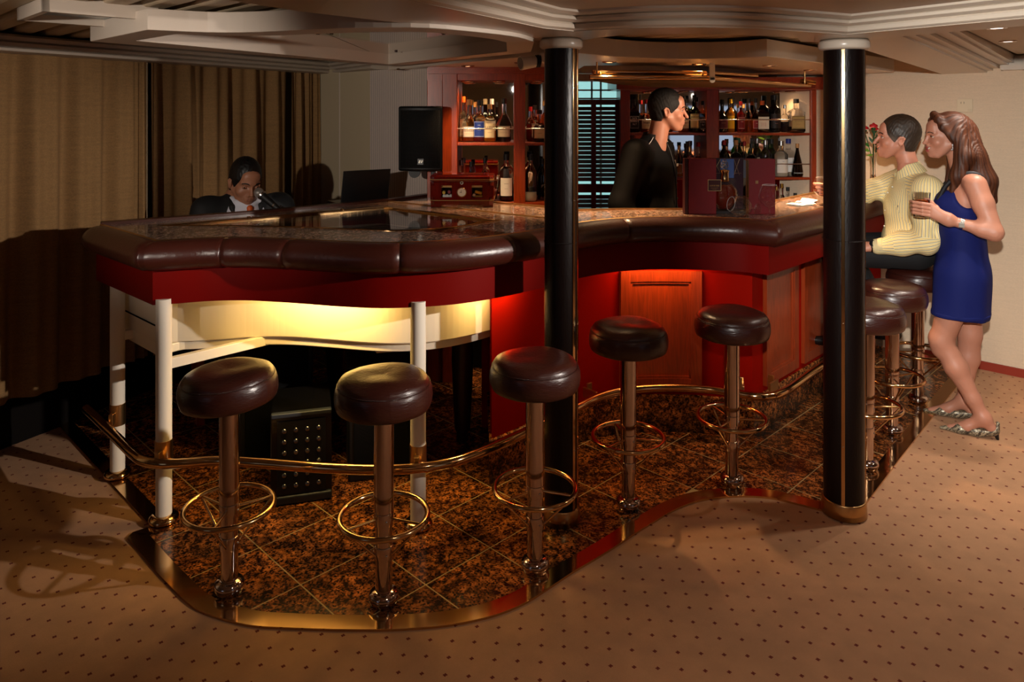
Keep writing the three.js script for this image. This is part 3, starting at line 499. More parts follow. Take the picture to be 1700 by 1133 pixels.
downlight(2.05, 2.012, -3.12, 3.5, 'lit downlight in the tray ceiling above the carpet, left of the frame edge one', 0xfff0e0, 58); downlight(2.5, 2.012, -3.72, 3.5, 'lit downlight in the tray ceiling cut by the frame edge', 0xfff0e0, 58);
downlight(3.3, 2.012, -3.0, 3.5, 'lit downlight in the tray ceiling outside the view at the right', 0xfff0e0, 58);
// added fill downlights, unseen above and behind the viewer
for (const [x, z, i] of [[-.6, .6, .1], [1.2, .5, .8], [.7, -1.0, 4]]) downlight(x, 2.02, z, i, `added fill downlight over the open carpet ${x < 0 ? 'behind the viewer at the left' : x > 1 ? 'behind the viewer at the right' : 'above the viewer'}`, 0xffead6, 62);
// strip lamps hidden behind the fascia
function stripLamp(a, b, y, i, label, c = 0xffd27a) {
  const o = thing('strip_lamp', label, 'lamp', [0, 0, 0], 0, 'lamps behind the fascia'); part('tube', rod([a[0], y, a[1]], [b[0], y, b[1]], .008, .008, 10), lampOn(c, 3), o);
  const L = Math.hypot(b[0] - a[0], b[1] - a[1]), m = [(a[0] + b[0]) / 2, (a[1] + b[1]) / 2], n = [(b[1] - a[1]) / L, -(b[0] - a[0]) / L];   // shines back and down, away from the guests
  const l = new THREE.RectAreaLight(c, i, L, .03); l.position.set(m[0] + n[0] * .012, y - .012, m[1] + n[1] * .012); l.lookAt(m[0] + n[0] * .6, y - .75, m[1] + n[1] * .6); scene.add(l);
}
stripLamp([-1.02, -3.12], [-.62, -3.03], .955, 135, 'lamp behind the fascia lighting the left curve of the piano');
stripLamp([-.10, -3.22], [.02, -3.33], .955, 230, 'lamp behind the fascia lighting the right end of the piano');
stripLamp([.58, -3.70], [.92, -3.70], .93, 58, 'lamp behind the fascia lighting the wooden panel', 0xffb066);
{ // square ceiling light box
  const o = thing('light_box', 'white square ceiling light box with bluish glass, switched off', 'lamp', [-1.53, 1.985, -2.66], Math.PI / 4); part('frame', join([bx(.36, .06, .02, 0, .03, .17), bx(.36, .06, .02, 0, .03, -.17), bx(.02, .06, .36, .17, .03, 0), bx(.02, .06, .36, -.17, .03, 0)]), mt.cream, o); part('pane', bx(.32, .006, .32, 0, .03, 0), M(0x9fb2bd, .2), o);
}

// ---------------------------------------------------------------- bottle cabinets, shutters, window
function cabinet(label, z, stiles, bays, shelves, head, top, depth, railH, floorY) {
  const o = thing('bottle_cabinet', label, 'cabinet', [0, 0, 0], 0, 'wooden bottle cabinets'), zc = z - depth / 2;
  for (const [x0, x1, dz = 0] of stiles) part('stile', uvBox(bx(x1 - x0, top, depth - dz, (x0 + x1) / 2, top / 2, zc - dz / 2, .004)), mt.wood, o);
  part('head', uvBox(bx(stiles[stiles.length - 1][1] - stiles[0][0], top - head, depth - .01, (stiles[stiles.length - 1][1] + stiles[0][0]) / 2, (top + head) / 2, zc - .006)), mt.wood, o);
  for (const [x0, x1] of bays) {
    for (const y of shelves) part('shelf', uvBox(bx(x1 - x0, .018, depth - .03, (x0 + x1) / 2, y - .009, zc, .002)), mt.wood, o);
    part('mirror', bx(x1 - x0, head - floorY, .006, (x0 + x1) / 2, (head + floorY) / 2, z - depth + .012), mt.mirror, o, 'mirror back of the bay');
    for (const y of railH) part('gallery_rail', rod([x0, y, z - .012], [x1, y, z - .012], .004, .004, 8), mt.steel, o);
    part('base_shelf', uvBox(bx(x1 - x0, .03, depth, (x0 + x1) / 2, floorY - .015, zc)), mt.wood, o);
  }
  return o;
}
cabinet('mahogany bottle cabinet with mirror back beside the black wall speaker', -4.5, [[-.52, -.425, .02], [-.425, -.334], [.011, .081], [.305, .335]], [[-.334, .011], [.081, .305]], [1.465], 1.847, 1.92, .245, [1.55], 1.10);
cabinet('far mahogany bottle cabinet behind the bartender', -5.5, [[.808, .88], [1.45, 1.54]], [[.88, 1.45]], [1.494, 1.162], 1.81, 1.84, .21, [1.593, 1.262], .86);
cabinet('far mahogany bottle cabinet behind the red gift box', -5.5, [[1.542, 1.545], [2.231, 2.317]], [[1.545, 2.231]], [1.494, 1.162], 1.81, 1.84, .21, [1.593, 1.262], .86);
{
  const d = struct('door_1', 'dark red louvred shutter doors with daylight between the slats', 'door'), z = -5.6;
  const bd = (x0, x1, y0, y1, dd = .035) => part('door_frame', uvBox(bx(x1 - x0, y1 - y0, dd, (x0 + x1) / 2, (y0 + y1) / 2, z, .003)), mt.shutterWood, d);
  bd(.36, .42, .02, 1.745); bd(.60, .637, .02, 1.745); bd(.782, .83, .02, 1.745); bd(.42, .6, 1.705, 1.745); bd(.637, .782, 1.705, 1.745); bd(.42, .6, 1.04, 1.105); bd(.637, .782, 1.04, 1.105); bd(.42, .6, .02, .12); bd(.637, .782, .02, .12);
  const sg = [new THREE.BoxGeometry(.18, .006, .040).rotateX(.62), new THREE.BoxGeometry(.145, .006, .040).rotateX(.62)];
  for (const [k, x] of [[0, .51], [1, .7095]]) for (let y = .135; y < 1.70; y += .0335) { if (y > 1.02 && y < 1.12) continue; part('slat', sg[k].clone().translate(x, y, z), mt.shutterWood, d); }
  for (const y of [1.5, .95]) part('hinge', bx(.012, .1, .012, .835, y, z + .02, .002), mt.black, d);
  const w = struct('window_1', 'bright teal window strip above the shutters', 'window');
  part('pane', bx(.5, 1.65, .005, .67, 1.07, -5.76), mt.glass, w); for (const y of [1.82, 1.755]) part('glazing_bar', bx(.5, .012, .03, .67, y, -5.74), mt.cream, w); for (const x of [.62, .69]) part('glazing_bar', bx(.012, 1.64, .03, x, 1.07, -5.74), mt.cream, w);
}
// ---------------------------------------------------------------- bottles
function labelTex(bg, fg, lines, frame) {
  const c = document.createElement('canvas'); c.width = 128; c.height = 128; const g = c.getContext('2d'); g.fillStyle = bg; g.fillRect(0, 0, 128, 128);
  if (frame) { g.strokeStyle = fg; g.lineWidth = 3; g.strokeRect(6, 6, 116, 116); }
  g.fillStyle = fg; g.textAlign = 'center'; lines.forEach(([t, s, y, f = 'serif', col]) => { g.fillStyle = col || fg; g.font = `bold ${s}px ${f}`; g.fillText(t, 64, y, 118); });
  const t = new THREE.CanvasTexture(c); t.colorSpace = THREE.SRGBColorSpace; return M(0xffffff, .6, 0, { map: t });
}
const LB = {
  cream: labelTex('#eadfbf', '#3a3020', [['~~~', 26, 40], ['· · · · ·', 18, 70], ['— — —', 18, 100]], true), tan: labelTex('#b79a5c', '#3a2a14', [['— — —', 22, 60], ['· · ·', 22, 90]], true),
  crag: labelTex('#e6dfcc', '#2b2f3a', [['CRAGGAN', 24, 60], ['— — —', 18, 92]], true), blue: labelTex('#1f3f9c', '#e8ecf5', [['—', 30, 40], ['· · ·', 26, 80]], true), lapi: labelTex('#e9dcb0', '#4a1f14', [['LAPHR', 30, 50], ['~~~', 26, 90]]),
  talis: labelTex('#d9cfae', '#51603a', [['TALISKER', 25, 44], ['— — —', 18, 80]], true), jack: labelTex('#0c0c0c', '#f2f2f2', [['JACK', 28, 36, 'serif'], ["DANIEL'S", 24, 62], ['No.7', 26, 92]], true), maker: labelTex('#efe3c4', '#5a4424', [['Mark', 34, 56], ['~~~~', 24, 92]]),
  jes: labelTex('#f4ecd8', '#7a1c12', [["GRANT'S", 30, 60], ['~~~', 20, 94]]), jameson: labelTex('#e9dfa8', '#22372a', [['JAMESON', 25, 36], ['♦', 34, 80, 'serif', '#7a1c12']], true), plum: labelTex('#5a0f1c', '#e6c88a', [['~~~', 30, 60]], true), lemon: labelTex('#f2c21c', '#a86a06', [['●', 70, 90]]),
  campari: labelTex('#f1efe6', '#14140f', [['CAMPARI', 27, 50], ['~~~', 22, 90, 'serif', '#486b2a']]), absolut: labelTex('#101010', '#e6c02a', [['ABSOLUT', 26, 60], ['~~~', 20, 90]]), ff: labelTex('#e9e9e6', '#14141a', [['51', 76, 88]]), bay: labelTex('#1c0f0b', '#d98f84', [['BAILEYS', 28, 60], ['~~', 30, 96]]),
  orange: labelTex('#f2ead6', '#b3502a', [['~~~', 30, 40], ['|||', 40, 90]]), red: labelTex('#8e0f14', '#f0e6d8', [['—', 40, 60]], true), white: labelTex('#f2f2ee', '#303040', [['~~~', 26, 50], ['· · ·', 22, 84]]), bluewhite: labelTex('#e9e7dc', '#1a2a6a', [['—', 20, 26], ['~~~~', 26, 52], ['██████', 26, 100, 'serif', '#24358c']]), oval: labelTex('#c9b48a', '#3a2412', [['~~', 40, 74]], true),
};
const glassC = { clear: 0xffffff, green: 0x2f7d2a, dkgreen: 0x17381a, brown: 0x5a2a10, dark: 0x0c0a0a, blue: 0x9db8ff };
const glassM = {}; for (const k in glassC) glassM[k] = k === 'dark' ? M(0x0b0a0b, .08) : M(glassC[k], .03, 0, k === 'clear' || k === 'blue' ? { transmission: 1, thickness: .02, ior: 1.28 } : { transmission: 1, thickness: 0, ior: 1.6 });
const liqM = {}; for (const [k, c] of Object.entries({ amber: 0x8a3206, gold: 0xb8720f, red: 0x7a0a08, dark: 0x180604, brown: 0x4a1704, pale: 0xd9d2bb })) liqM[k] = M(c, .1, 0, { clearcoat: .6 });
const capM = {}; for (const [k, c] of Object.entries({ black: 0x0c0c0c, white: 0xe6e2d8, red: 0xa01016, orange: 0xd9661a, cork: 0xb98a52, gold: 0xb08a3a, silver: 0xa9a9a9, yellow: 0xd9b21c, blue: 0x24358c, green: 0x1c5a3a, cream: 0xd9c69a })) capM[k] = M(c, k === 'gold' || k === 'silver' ? .25 : .5, k === 'gold' || k === 'silver' ? 1 : 0);
const shapes = { // radius, body height, shoulder end, neck radius (fractions of height / of width)
  std: { b: .56, s: .70, n: .32 }, tall: { b: .62, s: .74, n: .36 }, tulip: { b: .40, s: .66, n: .30, bulge: 1 }, squat: { b: .44, s: .60, n: .30 }, square: { b: .60, s: .72, n: .30, sq: 1 }, wine: { b: .60, s: .78, n: .36 }, cone: { b: .14, s: .82, n: .26 }, mini: { b: .5, s: .68, n: .36 },
};
function bottle(x, y, z, h, w, shape, glass, liquid, level, lab, cap, label, group) {
  const s = shapes[shape], r = w / 2, o = thing('bottle', label, 'bottle', [x, y, z], 0, group), nb = s.n * r, seg = s.sq ? 4 : 20;
  const pr = k => [[0, .003], [r * .85 * k, .003], [r * k, .012], [r * (s.bulge ? .92 : 1) * k, h * s.b * .5], [r * k * (s.bulge ? 1.05 : 1), h * s.b], [lerp(r, nb, .35) * k, lerp(h * s.b, h * s.s, .45)], [lerp(r, nb, .8) * k, lerp(h * s.b, h * s.s, .8)], [nb * k, h * s.s], [nb * k, h * .9]];
  const mk = (p) => { const g = lathe(p, seg); if (s.sq) { g.rotateY(Math.PI / 4).scale(1.3, 1, 1.1); return toCreasedNormals(g, .7); } return g; };
  part('glass', mk(pr(1)), glassM[glass], o);
  if (liquid) { const q = pr(.93), c = [], top = h * level; for (let i = 0; i < q.length; i++) { if (q[i][1] <= top) c.push(q[i]); else { const a = q[i - 1], b = q[i], t = (top - a[1]) / (b[1] - a[1]); c.push([lerp(a[0], b[0], t), top]); break; } } c.push([0, top]); part('liquid', mk(c), liqM[liquid], o); }
  part('cap', rod([0, h * .87, 0], [0, h, 0], nb * 1.22, nb * 1.18, 14), capM[cap], o);
  if (lab) { const y0 = h * .12, y1 = h * Math.min(s.b * .92, .5); if (s.sq) { part('paper_label', bx(w * .86, y1 - y0, .002, 0, (y0 + y1) / 2, r * .78 + .001), LB[lab], o); } else { const g = new THREE.CylinderGeometry(r * (s.bulge ? 1.05 : 1.012), r * 1.012, y1 - y0, 14, 1, true, -.95, 1.9).translate(0, (y0 + y1) / 2, 0); part('paper_label', g, LB[lab], o); } }
  return o;
}
const ord = ['first', 'second', 'third', 'fourth', 'fifth', 'sixth', 'seventh', 'eighth', 'ninth', 'tenth', 'eleventh', 'twelfth', 'thirteenth', 'fourteenth', 'fifteenth'];
const capW = { white: 'white', black: 'black', red: 'red', orange: 'orange', cork: 'cork', gold: 'gold', silver: 'silver', yellow: 'yellow', blue: 'blue', green: 'green', cream: 'cream' };
function row(where, y, z, list, group) { list.forEach((b, i) => { const [x, h, w, sh, gl, li, lv, la, ca, desc, dz = 0] = b; bottle(x, y, z + (z < -5 && dz <= 0 ? Math.max(dz * 1.8, -.055) - (dz ? 0 : .02) : dz), h, w, sh, gl, li, lv, la, ca, `${desc}, ${ord[i]} on ${where}`, group); }); }
row('upper shelf by the speaker', 1.4655, -4.63, [
  [-.304, .285, .062, 'std', 'clear', 'gold', .4, 'cream', 'orange', 'clear bottle with orange cap', -.02], [-.268, .265, .082, 'tulip', 'clear', 'amber', .30, 'crag', 'cork', 'rounded whisky bottle with wide cream label', .04], [-.232, .25, .06, 'std', 'clear', 'amber', .3, 'cream', 'cork', 'slim amber bottle', -.05], [-.203, .26, .078, 'std', 'clear', 'red', .26, 'blue', 'black', 'clear bottle with blue label', .045], [-.17, .27, .062, 'std', 'dkgreen', 'brown', .5, 'cream', 'cream', 'green bottle with cream cap', -.04], [-.138, .235, .076, 'std', 'clear', 'gold', .3, 'lapi', 'cork', 'bottle with pale written label', .05], [-.128, .27, .066, 'std', 'green', 'brown', .5, 'cream', 'white', 'green bottle with white cap', -.02], [-.095, .25, .06, 'std', 'dark', null, 0, null, 'black', 'black bottle', -.05], [-.05, .272, .09, 'tulip', 'clear', 'dark', .36, 'talis', 'black', 'tulip shaped bottle with square cream label', .03]], 'bottles on the shelf by the speaker');
row('short upper shelf left of the column', 1.4655, -4.63, [[.088 + .03, .22, .05, 'std', 'clear', 'red', .5, null, 'red', 'pinkish bottle'], [.145, .23, .06, 'std', 'clear', 'amber', .4, 'cream', 'black', 'amber bottle'], [.172, .20, .085, 'squat', 'clear', 'dark', .5, 'oval', 'black', 'squat dark bottle with oval label', .05], [.212, .26, .055, 'std', 'clear', 'amber', .7, null, 'cork', 'tall amber bottle'], [.25, .265, .06, 'std', 'clear', 'brown', .6, 'cream', 'gold', 'bottle with gold cap']], 'bottles left of the column');
row('lower shelf by the humidor', 1.1005, -4.62, [[-.318, .25, .08, 'tulip', 'clear', null, 0, null, 'silver', 'clear empty bottle'], [-.255, .24, .08, 'cone', 'blue', null, 0, 'blue', 'black', 'conical bluish bottle with black cap'], [-.17, .265, .05, 'tall', 'clear', 'pale', .3, null, 'black', 'slim clear bottle with black cap'], [-.035, .29, .086, 'tall', 'clear', 'dark', .22, 'white', 'black', 'large clear bottle above a dark base', .04]], 'bottles behind the humidor');
row('lower shelf beside the column', 1.1005, -4.62, [[.115, .29, .075, 'wine', 'clear', 'pale', .2, null, 'black', 'tall clear bottle with black cap', .05], [.19, .26, .06, 'wine', 'dkgreen', 'dark', .5, null, 'black', 'dark bottle'], [.26, .25, .06, 'std', 'clear', null, 0, null, 'silver', 'clear bottle with silver cap']], 'bottles beside the column');
const G1 = 'bottles behind the bartender', G2 = 'bottles above the gift box';
row('upper shelf behind the bartender', 1.4945, -5.60, [[.92, .255, .078, 'square', 'clear', 'dark', .62, 'jack', 'black', 'square whiskey bottle with black label', .03], [.96, .23, .06, 'std', 'dark', null, 0, null, 'black', 'black bottle', -.03], [1.012, .25, .088, 'squat', 'clear', 'amber', .4, 'maker', 'red', 'squat bottle with long red neck', .03], [1.10, .26, .07, 'std', 'brown', 'dark', .5, 'cream', 'black', 'brown bottle', 0], [1.19, .26, .07, 'std', 'dkgreen', 'dark', .5, 'white', 'gold', 'dark green bottle', 0], [1.294, .275, .084, 'tulip', 'clear', 'amber', .36, 'jes', 'black', 'clear bottle with pale rounded label', .03], [1.34, .26, .06, 'std', 'clear', 'brown', .5, null, 'black', 'brown filled bottle', -.03], [1.376, .285, .082, 'std', 'green', 'dark', .28, 'jameson', 'black', 'green bottle with yellow cream label', .03], [1.415, .27, .06, 'std', 'clear', 'amber', .6, 'red', 'black', 'amber bottle with red label', -.03], [1.434, .24, .06, 'square', 'clear', 'dark', .6, 'jack', 'black', 'square bottle with black label', .045]], G1);
row('lower shelf behind the bartender', 1.1625, -5.60, [[.91, .27, .06, 'std', 'clear', null, 0, null, 'black', 'clear bottle'], [.97, .25, .06, 'std', 'clear', 'pale', .5, 'white', 'white', 'pale bottle'], [1.205, .26, .07, 'std', 'clear', null, 0, 'white', 'silver', 'clear bottle with silver cap', .03], [1.262, .235, .07, 'cone', 'clear', 'gold', .4, 'cream', 'cream', 'conical bottle with cream neck', .02], [1.315, .25, .086, 'tulip', 'brown', 'brown', .5, 'white', 'black', 'round brown bottle', .02], [1.36, .26, .06, 'std', 'clear', 'pale', .5, null, 'silver', 'silver capped bottle', -.03], [1.405, .26, .09, 'squat', 'clear', 'red', .2, 'red', 'red', 'squat clear bottle with red cap', .03]], G1);
row('upper shelf above the gift box', 1.4945, -5.60, [[1.586, .25, .088, 'squat', 'dark', null, 0, 'plum', 'black', 'black rounded bottle with plum label', .03], [1.653, .255, .06, 'std', 'clear', 'gold', .75, 'lemon', 'yellow', 'bottle with yellow lemon label', .02], [1.69, .265, .07, 'std', 'dark', null, 0, null, 'black', 'black bottle', -.03], [1.727, .235, .06, 'std', 'clear', 'red', .8, 'red', 'red', 'slim bright red bottle', .03], [1.766, .215, .05, 'std', 'clear', 'amber', .5, null, 'cork', 'small corked bottle', 0], [1.806, .26, .062, 'tulip', 'clear', 'amber', .4, null, 'black', 'clear rounded bottle', 0], [1.84, .26, .062, 'tulip', 'clear', 'amber', .4, 'red', 'black', 'clear rounded bottle with red label', .03], [1.888, .24, .092, 'square', 'brown', 'amber', .6, 'orange', 'orange', 'square amber bottle with orange cap', .03], [1.985, .285, .092, 'tall', 'dark', null, 0, 'bay', 'black', 'tall black bottle with pink lettered label', .02], [2.025, .285, .07, 'tall', 'dark', null, 0, null, 'black', 'tall black bottle', -.03], [2.06, .21, .06, 'std', 'clear', 'dark', .4, null, 'silver', 'small clear bottle with silver cap', .03], [2.145, .255, .115, 'square', 'clear', 'dark', .18, 'tan', 'black', 'broad square bottle with tan label', .03], [2.2, .24, .06, 'std', 'clear', 'amber', .5, 'cream', 'black', 'clear bottle by the right edge', -.03]], G2);
row('lower shelf above the gift box', 1.1625, -5.60, [[1.605, .275, .07, 'wine', 'dkgreen', 'dark', .5, null, 'red', 'dark green bottle with red cap', .02], [1.64, .26, .06, 'std', 'clear', 'pale', .4, null, 'black', 'clear bottle', -.03], [1.692, .275, .082, 'std', 'clear', 'pale', .5, 'campari', 'cork', 'pale bottle with black and white label', .03], [1.735, .29, .07, 'wine', 'green', 'dark', .6, null, 'green', 'green bottle', -.03], [1.775, .265, .065, 'std', 'clear', null, 0, 'white', 'red', 'clear bottle with red cap', -.02], [1.81, .25, .082, 'std', 'clear', 'pale', .3, 'absolut', 'black', 'clear bottle with black and yellow label', .03], [1.872, .285, .07, 'wine', 'green', 'dark', .5, 'cream', 'silver', 'green bottle with silver neck', -.02], [1.913, .275, .082, 'wine', 'green', 'dark', .4, 'ff', 'silver', 'green bottle with large black numbers', .03], [1.99, .28, .07, 'wine', 'green', 'dark', .6, null, 'black', 'bright green bottle', -.03], [2.028, .27, .098, 'tall', 'clear', 'pale', .3, 'bluewhite', 'silver', 'clear bottle with blue and white label', .04], [2.105, .285, .09, 'tall', 'clear', null, 0, 'white', 'blue', 'clear bottle with blue cap', 0], [2.15, .25, .085, 'cone', 'brown', 'brown', .5, 'white', 'cork', 'brown conical bottle with shield label', .04]], G2);
row('lowest shelf right of the gift box', .8605, -5.60, [[1.94, .22, .06, 'mini', 'clear', 'amber', .5, 'cream', 'gold', 'small amber bottle', .05], [1.99, .23, .06, 'mini', 'clear', 'amber', .5, null, 'gold', 'small gold capped bottle', .05], [2.03, .25, .06, 'mini', 'clear', 'red', .5, null, 'gold', 'taller gold capped bottle', .05], [2.075, .225, .06, 'mini', 'clear', 'amber', .5, null, 'black', 'small black capped bottle', .05], [2.13, .18, .06, 'mini', 'clear', 'gold', .6, 'white', 'black', 'short bottle with white label', .05], [2.19, .18, .06, 'mini', 'clear', 'gold', .6, 'cream', 'cream', 'short cream capped bottle', .05]], 'small bottles on the lowest shelf');
for (const [x, z, l] of [[-.215, -4.57, 'clear glass bowl behind the humidor, left of the other'], [-.125, -4.57, 'clear glass bowl behind the humidor, nearer the large clear bottle']]) { const o = thing('glass_bowl', l, 'bowl', [x, 1.1005, z]); part('bowl', lathe([[0, .003], [.025, .003], [.028, .01], [.045, .09], [.05, .13], [.047, .13], [.042, .09], [.025, .014], [0, .012]], 24), M(0xffffff, .03, 0, { transmission: 1, thickness: .004, ior: 1.5 }), o); }

// ---------------------------------------------------------------- things on and around the counter
const crystal = M(0xffffff, .015, 0, { transmission: 1, thickness: 0, ior: 1.75 }), cutGlass = M(0xffffff, .03, 0, { transmission: 1, thickness: .02, ior: 1.55 });
const brandy = M(0xa23c08, .05, 0, { transmission: .75, thickness: .02, ior: 1.34, attenuationColor: new THREE.Color(.75, .22, .03), attenuationDistance: .03 });
{ // humidor
  const o = thing('humidor', 'glossy red wooden cigar humidor with round clock and two windows', 'humidor', [-.275, 1.1305, -4.14]), W = .345, H = .178, D = .2, c = .022;
  const pl = (i) => [[-W / 2 + i, D / 2 - c - i * .4], [-W / 2 + c + i * .4, D / 2 - i], [W / 2 - c - i * .4, D / 2 - i], [W / 2 - i, D / 2 - c - i * .4], [W / 2 - i, -D / 2 + i], [-W / 2 + i, -D / 2 + i]];
  const gloss = M(0xffffff, .12, 0, { map: rep(woodT, 3, 3), clearcoat: 1, clearcoatRoughness: .05, color: 0xb05a48 });
  const wins = [[-.112, -.055], [.055, .112]];
  // body with two window openings: front panel pieces around a hollow
  part('base', uvBox(poly(pl(0), .014, .034)), gloss, o); for (const x of [-W / 2 + .03, W / 2 - .03]) part('foot', bx(.06, .014, D - .02, x, .007, 0, .002), gloss, o);
  const fz = D / 2 - .006; part('front', join([bx(W - .046, .022, .012, 0, .045, fz), bx(W - .046, .018, .012, 0, .129, fz), bx(.06, .064, .012, -.142, .088, fz), bx(.11, .064, .012, 0, .088, fz), bx(.06, .064, .012, .142, .088, fz)].map(g => uvBox(g))), gloss, o);
  part('side', join([bx(.012, .104, D - .03, -W / 2 + .006, .086, -.012), bx(.012, .104, D - .03, W / 2 - .006, .086, -.012), bx(W - .01, .104, .01, 0, .086, -D / 2 + .006), bx(.03, .104, .012, -W / 2 + .012, .086, fz - .012, 0, -.785), bx(.03, .104, .012, W / 2 - .012, .086, fz - .012, 0, .785)].map(g => uvBox(g))), gloss, o);
  part('lid', uvBox(poly(pl(-.003), .140, .172, [], .005)), gloss, o); part('lid_panel', uvBox(poly(pl(.03), .172, .177)), gloss, o);
  for (const y of [.036, .150]) part('inlay', poly(pl(-.0035), y, y + .004), M(0x9a7a3a, .3), o);
  for (const [x0, x1] of wins) { part('window', bx(x1 - x0 + .006, .066, .002, (x0 + x1) / 2, .088, fz + .007), mt.glass, o, 'small glass window'); part('cedar_tray', bx(x1 - x0, .012, .03, (x0 + x1) / 2, .113, fz - .03), M(0xcaa05a, .6), o); }
  const ck = part('clock', new THREE.CylinderGeometry(.024, .024, .006, 32).rotateX(Math.PI / 2).translate(0, .083, D / 2 + .003), M(0xe9e2cf, .4), o, 'round cream clock dial'); part('bezel', new THREE.TorusGeometry(.0245, .003, 8, 32).translate(0, .083, D / 2 + .005), mt.brass, ck); part('hand', join([bx(.002, .016, .001, -.003, .087, D / 2 + .007, 0), bx(.012, .002, .001, -.006, .083, D / 2 + .007)]), mt.black, ck);
  part('latch', new THREE.TorusGeometry(.007, .003, 8, 16).translate(0, .134, D / 2 + .004), mt.steel, o);
  const inside = (n, l, g, m) => { const t = thing(n, l, 'cigar', [-.275, 1.1305, -4.14], 0, 'cigars in the humidor'); part('tube', g, m, t); };
  inside('cigar_tube', 'round yellow cigar tube end in the left humidor window', rod([-.10, .079, .055], [-.10, .079, .084], .009, .009, 16), M(0xd9b52a, .4)); inside('cigar_tube', 'round red cigar tube end in the left humidor window', rod([-.07, .082, .055], [-.07, .082, .084], .009, .009, 16), M(0x8e1020, .4));
  for (const [x, k] of [[-.098, 'left'], [-.08, 'middle'], [-.062, 'right']]) inside('cigar_tube', `round white cigar tube end, ${k} one of the bottom row`, rod([x, .061, .055], [x, .061, .086], .009, .009, 16), M(0xe2e4dc, .4));
  inside('cigar', 'gold cigar lying tilted in the right humidor window', rod([.072, .085, .08], [.108, .074, .075], .009, .009, 16), M(0xc98a1c, .4)); inside('cigar', 'gold cigar lying flat at the bottom of the right window', rod([.072, .057, .08], [.111, .057, .08], .008, .008, 16), M(0xb87a14, .4)); inside('cigar', 'cigar seen end on in the right humidor window', rod([.066, .066, .055], [.066, .066, .085], .008, .008, 16), M(0xd9a070, .5));
}
{ // open presentation box
  const o = thing('gift_box', 'open dark red presentation box behind the decanter', 'box', [0, 1.1305, 0]), m = M(0x780914, .45), inn = M(0x240c1a, .35), red = M(0x5c060c, .4);
  part('left_leaf', bx(.142, .285, .05, .975, .1425, -3.80, .003), m, o, 'dark red left leaf'); part('leaf_edge', bx(.018, .285, .05, .893, .1425, -3.80, .003), M(0x3a0a0c, .5), o);
  const rl = part('right_leaf', bx(.14, .283, .045, 1.275, .1415, -3.79, .003, 0), red, o, 'dark red right leaf'); part('gilt_edge', bx(.016, .275, .046, 1.202, .14, -3.789, .002), mt.brass, rl);
  part('back_panel', bx(.23, .28, .012, 1.12, .14, -3.90, .002), inn, o); part('floor_panel', bx(.2, .012, .10, 1.12, .006, -3.85), M(0x160a0a, .5), o);
  part('printed_sky', bx(.07, .10, .002, 1.135, .225, -3.892), M(0x2c4a86, .5), o, 'blue printed picture inside the box');
  part('gilt_line', join([[1.06, 1.10, .2, .275], [1.10, 1.06, .2, .275], [1.17, 1.2, .19, .275], [1.2, 1.17, .19, .275]].map(([a, b, y0, y1]) => rod([a, y0, -3.892], [b, y1, -3.892], .0009, .0009, 5)).concat([rod([1.02, .2, -3.892], [1.21, .2, -3.892], .0009, .0009, 5)])), M(0x9a8a6a, .3, .8), o);
  const c = document.createElement('canvas'); c.width = 256; c.height = 220; const g = c.getContext('2d'); g.fillStyle = '#3c0d0c'; g.fillRect(0, 0, 256, 220); g.strokeStyle = '#c9a878'; g.lineWidth = 8; g.strokeRect(4, 4, 248, 212); g.fillStyle = '#b08a4a'; g.textAlign = 'center'; g.font = 'bold 34px serif'; g.fillText('♚', 128, 72); g.fillText('LOUIS XIII', 128, 128); g.font = '20px serif'; g.fillText('REMY MARTIN', 128, 168); g.fillText('COGNAC', 128, 192);
  const t = new THREE.CanvasTexture(c); t.colorSpace = THREE.SRGBColorSpace; part('plaque', bx(.068, .058, .004, 1.035, .148, -3.772), M(0xffffff, .4, 0, { map: t }), o, 'small framed plaque with gold lettering');
  part('gilt_mark', bx(.014, .016, .002, 1.25, .165, -3.766), mt.brassDull, o);
}
{ // crystal decanter
  const o = thing('decanter', 'crystal cognac decanter with gold neck before the open red box', 'decanter', [1.105, 1.1305 + .0125, -3.835]);
  const body = lathe([[0, .004], [.03, .004], [.036, .01], [.058, .04], [.068, .075], [.064, .105], [.045, .135], [.022, .15], [.017, .165], [.018, .205], [.015, .205], [.014, .165]], 40).scale(1, 1, .62); part('crystal', body, crystal, o);
  part('cognac', lathe([[0, .007], [.03, .008], [.055, .04], [.0645, .075], [.06, .105], [.04, .132], [0, .134]], 36).scale(1, 1, .58), M(0x5a1204, .04, 0, { clearcoat: 1 }), o);
  part('neck_collar', lathe([[.018, .150], [.024, .154], [.021, .163], [.020, .195], [.024, .203], [.024, .209], [.017, .211]], 24), mt.brass, o, 'gold neck collar');
  const st = []; for (const [x, y] of [[0, 0], [-.011, .008], [.011, .008], [-.008, .022], [.008, .022], [0, .034]]) st.push(new THREE.IcosahedronGeometry(.0105, 1).translate(x, .222 + y, 0)); part('stopper', join(st), cutGlass, o, 'fleur shaped crystal stopper');
  part('spikes', join([...Array(9)].flatMap((_, k) => [-1, 1].map(s => { const a = -.9 + k * .22; return new THREE.IcosahedronGeometry(.005, 0).translate(s * (.069 * Math.cos(a) + .001), .075 + .062 * Math.sin(a), 0); }))), crystal, o);
}
const snifterPts = [[0, .0], [.030, .0], [.031, .002], [.012, .005], [.0045, .010], [.004, .036], [.008, .042], [.028, .052], [.047, .072], [.0535, .093], [.051, .115], [.043, .138], [.036, .155], [.0352, .1552]];
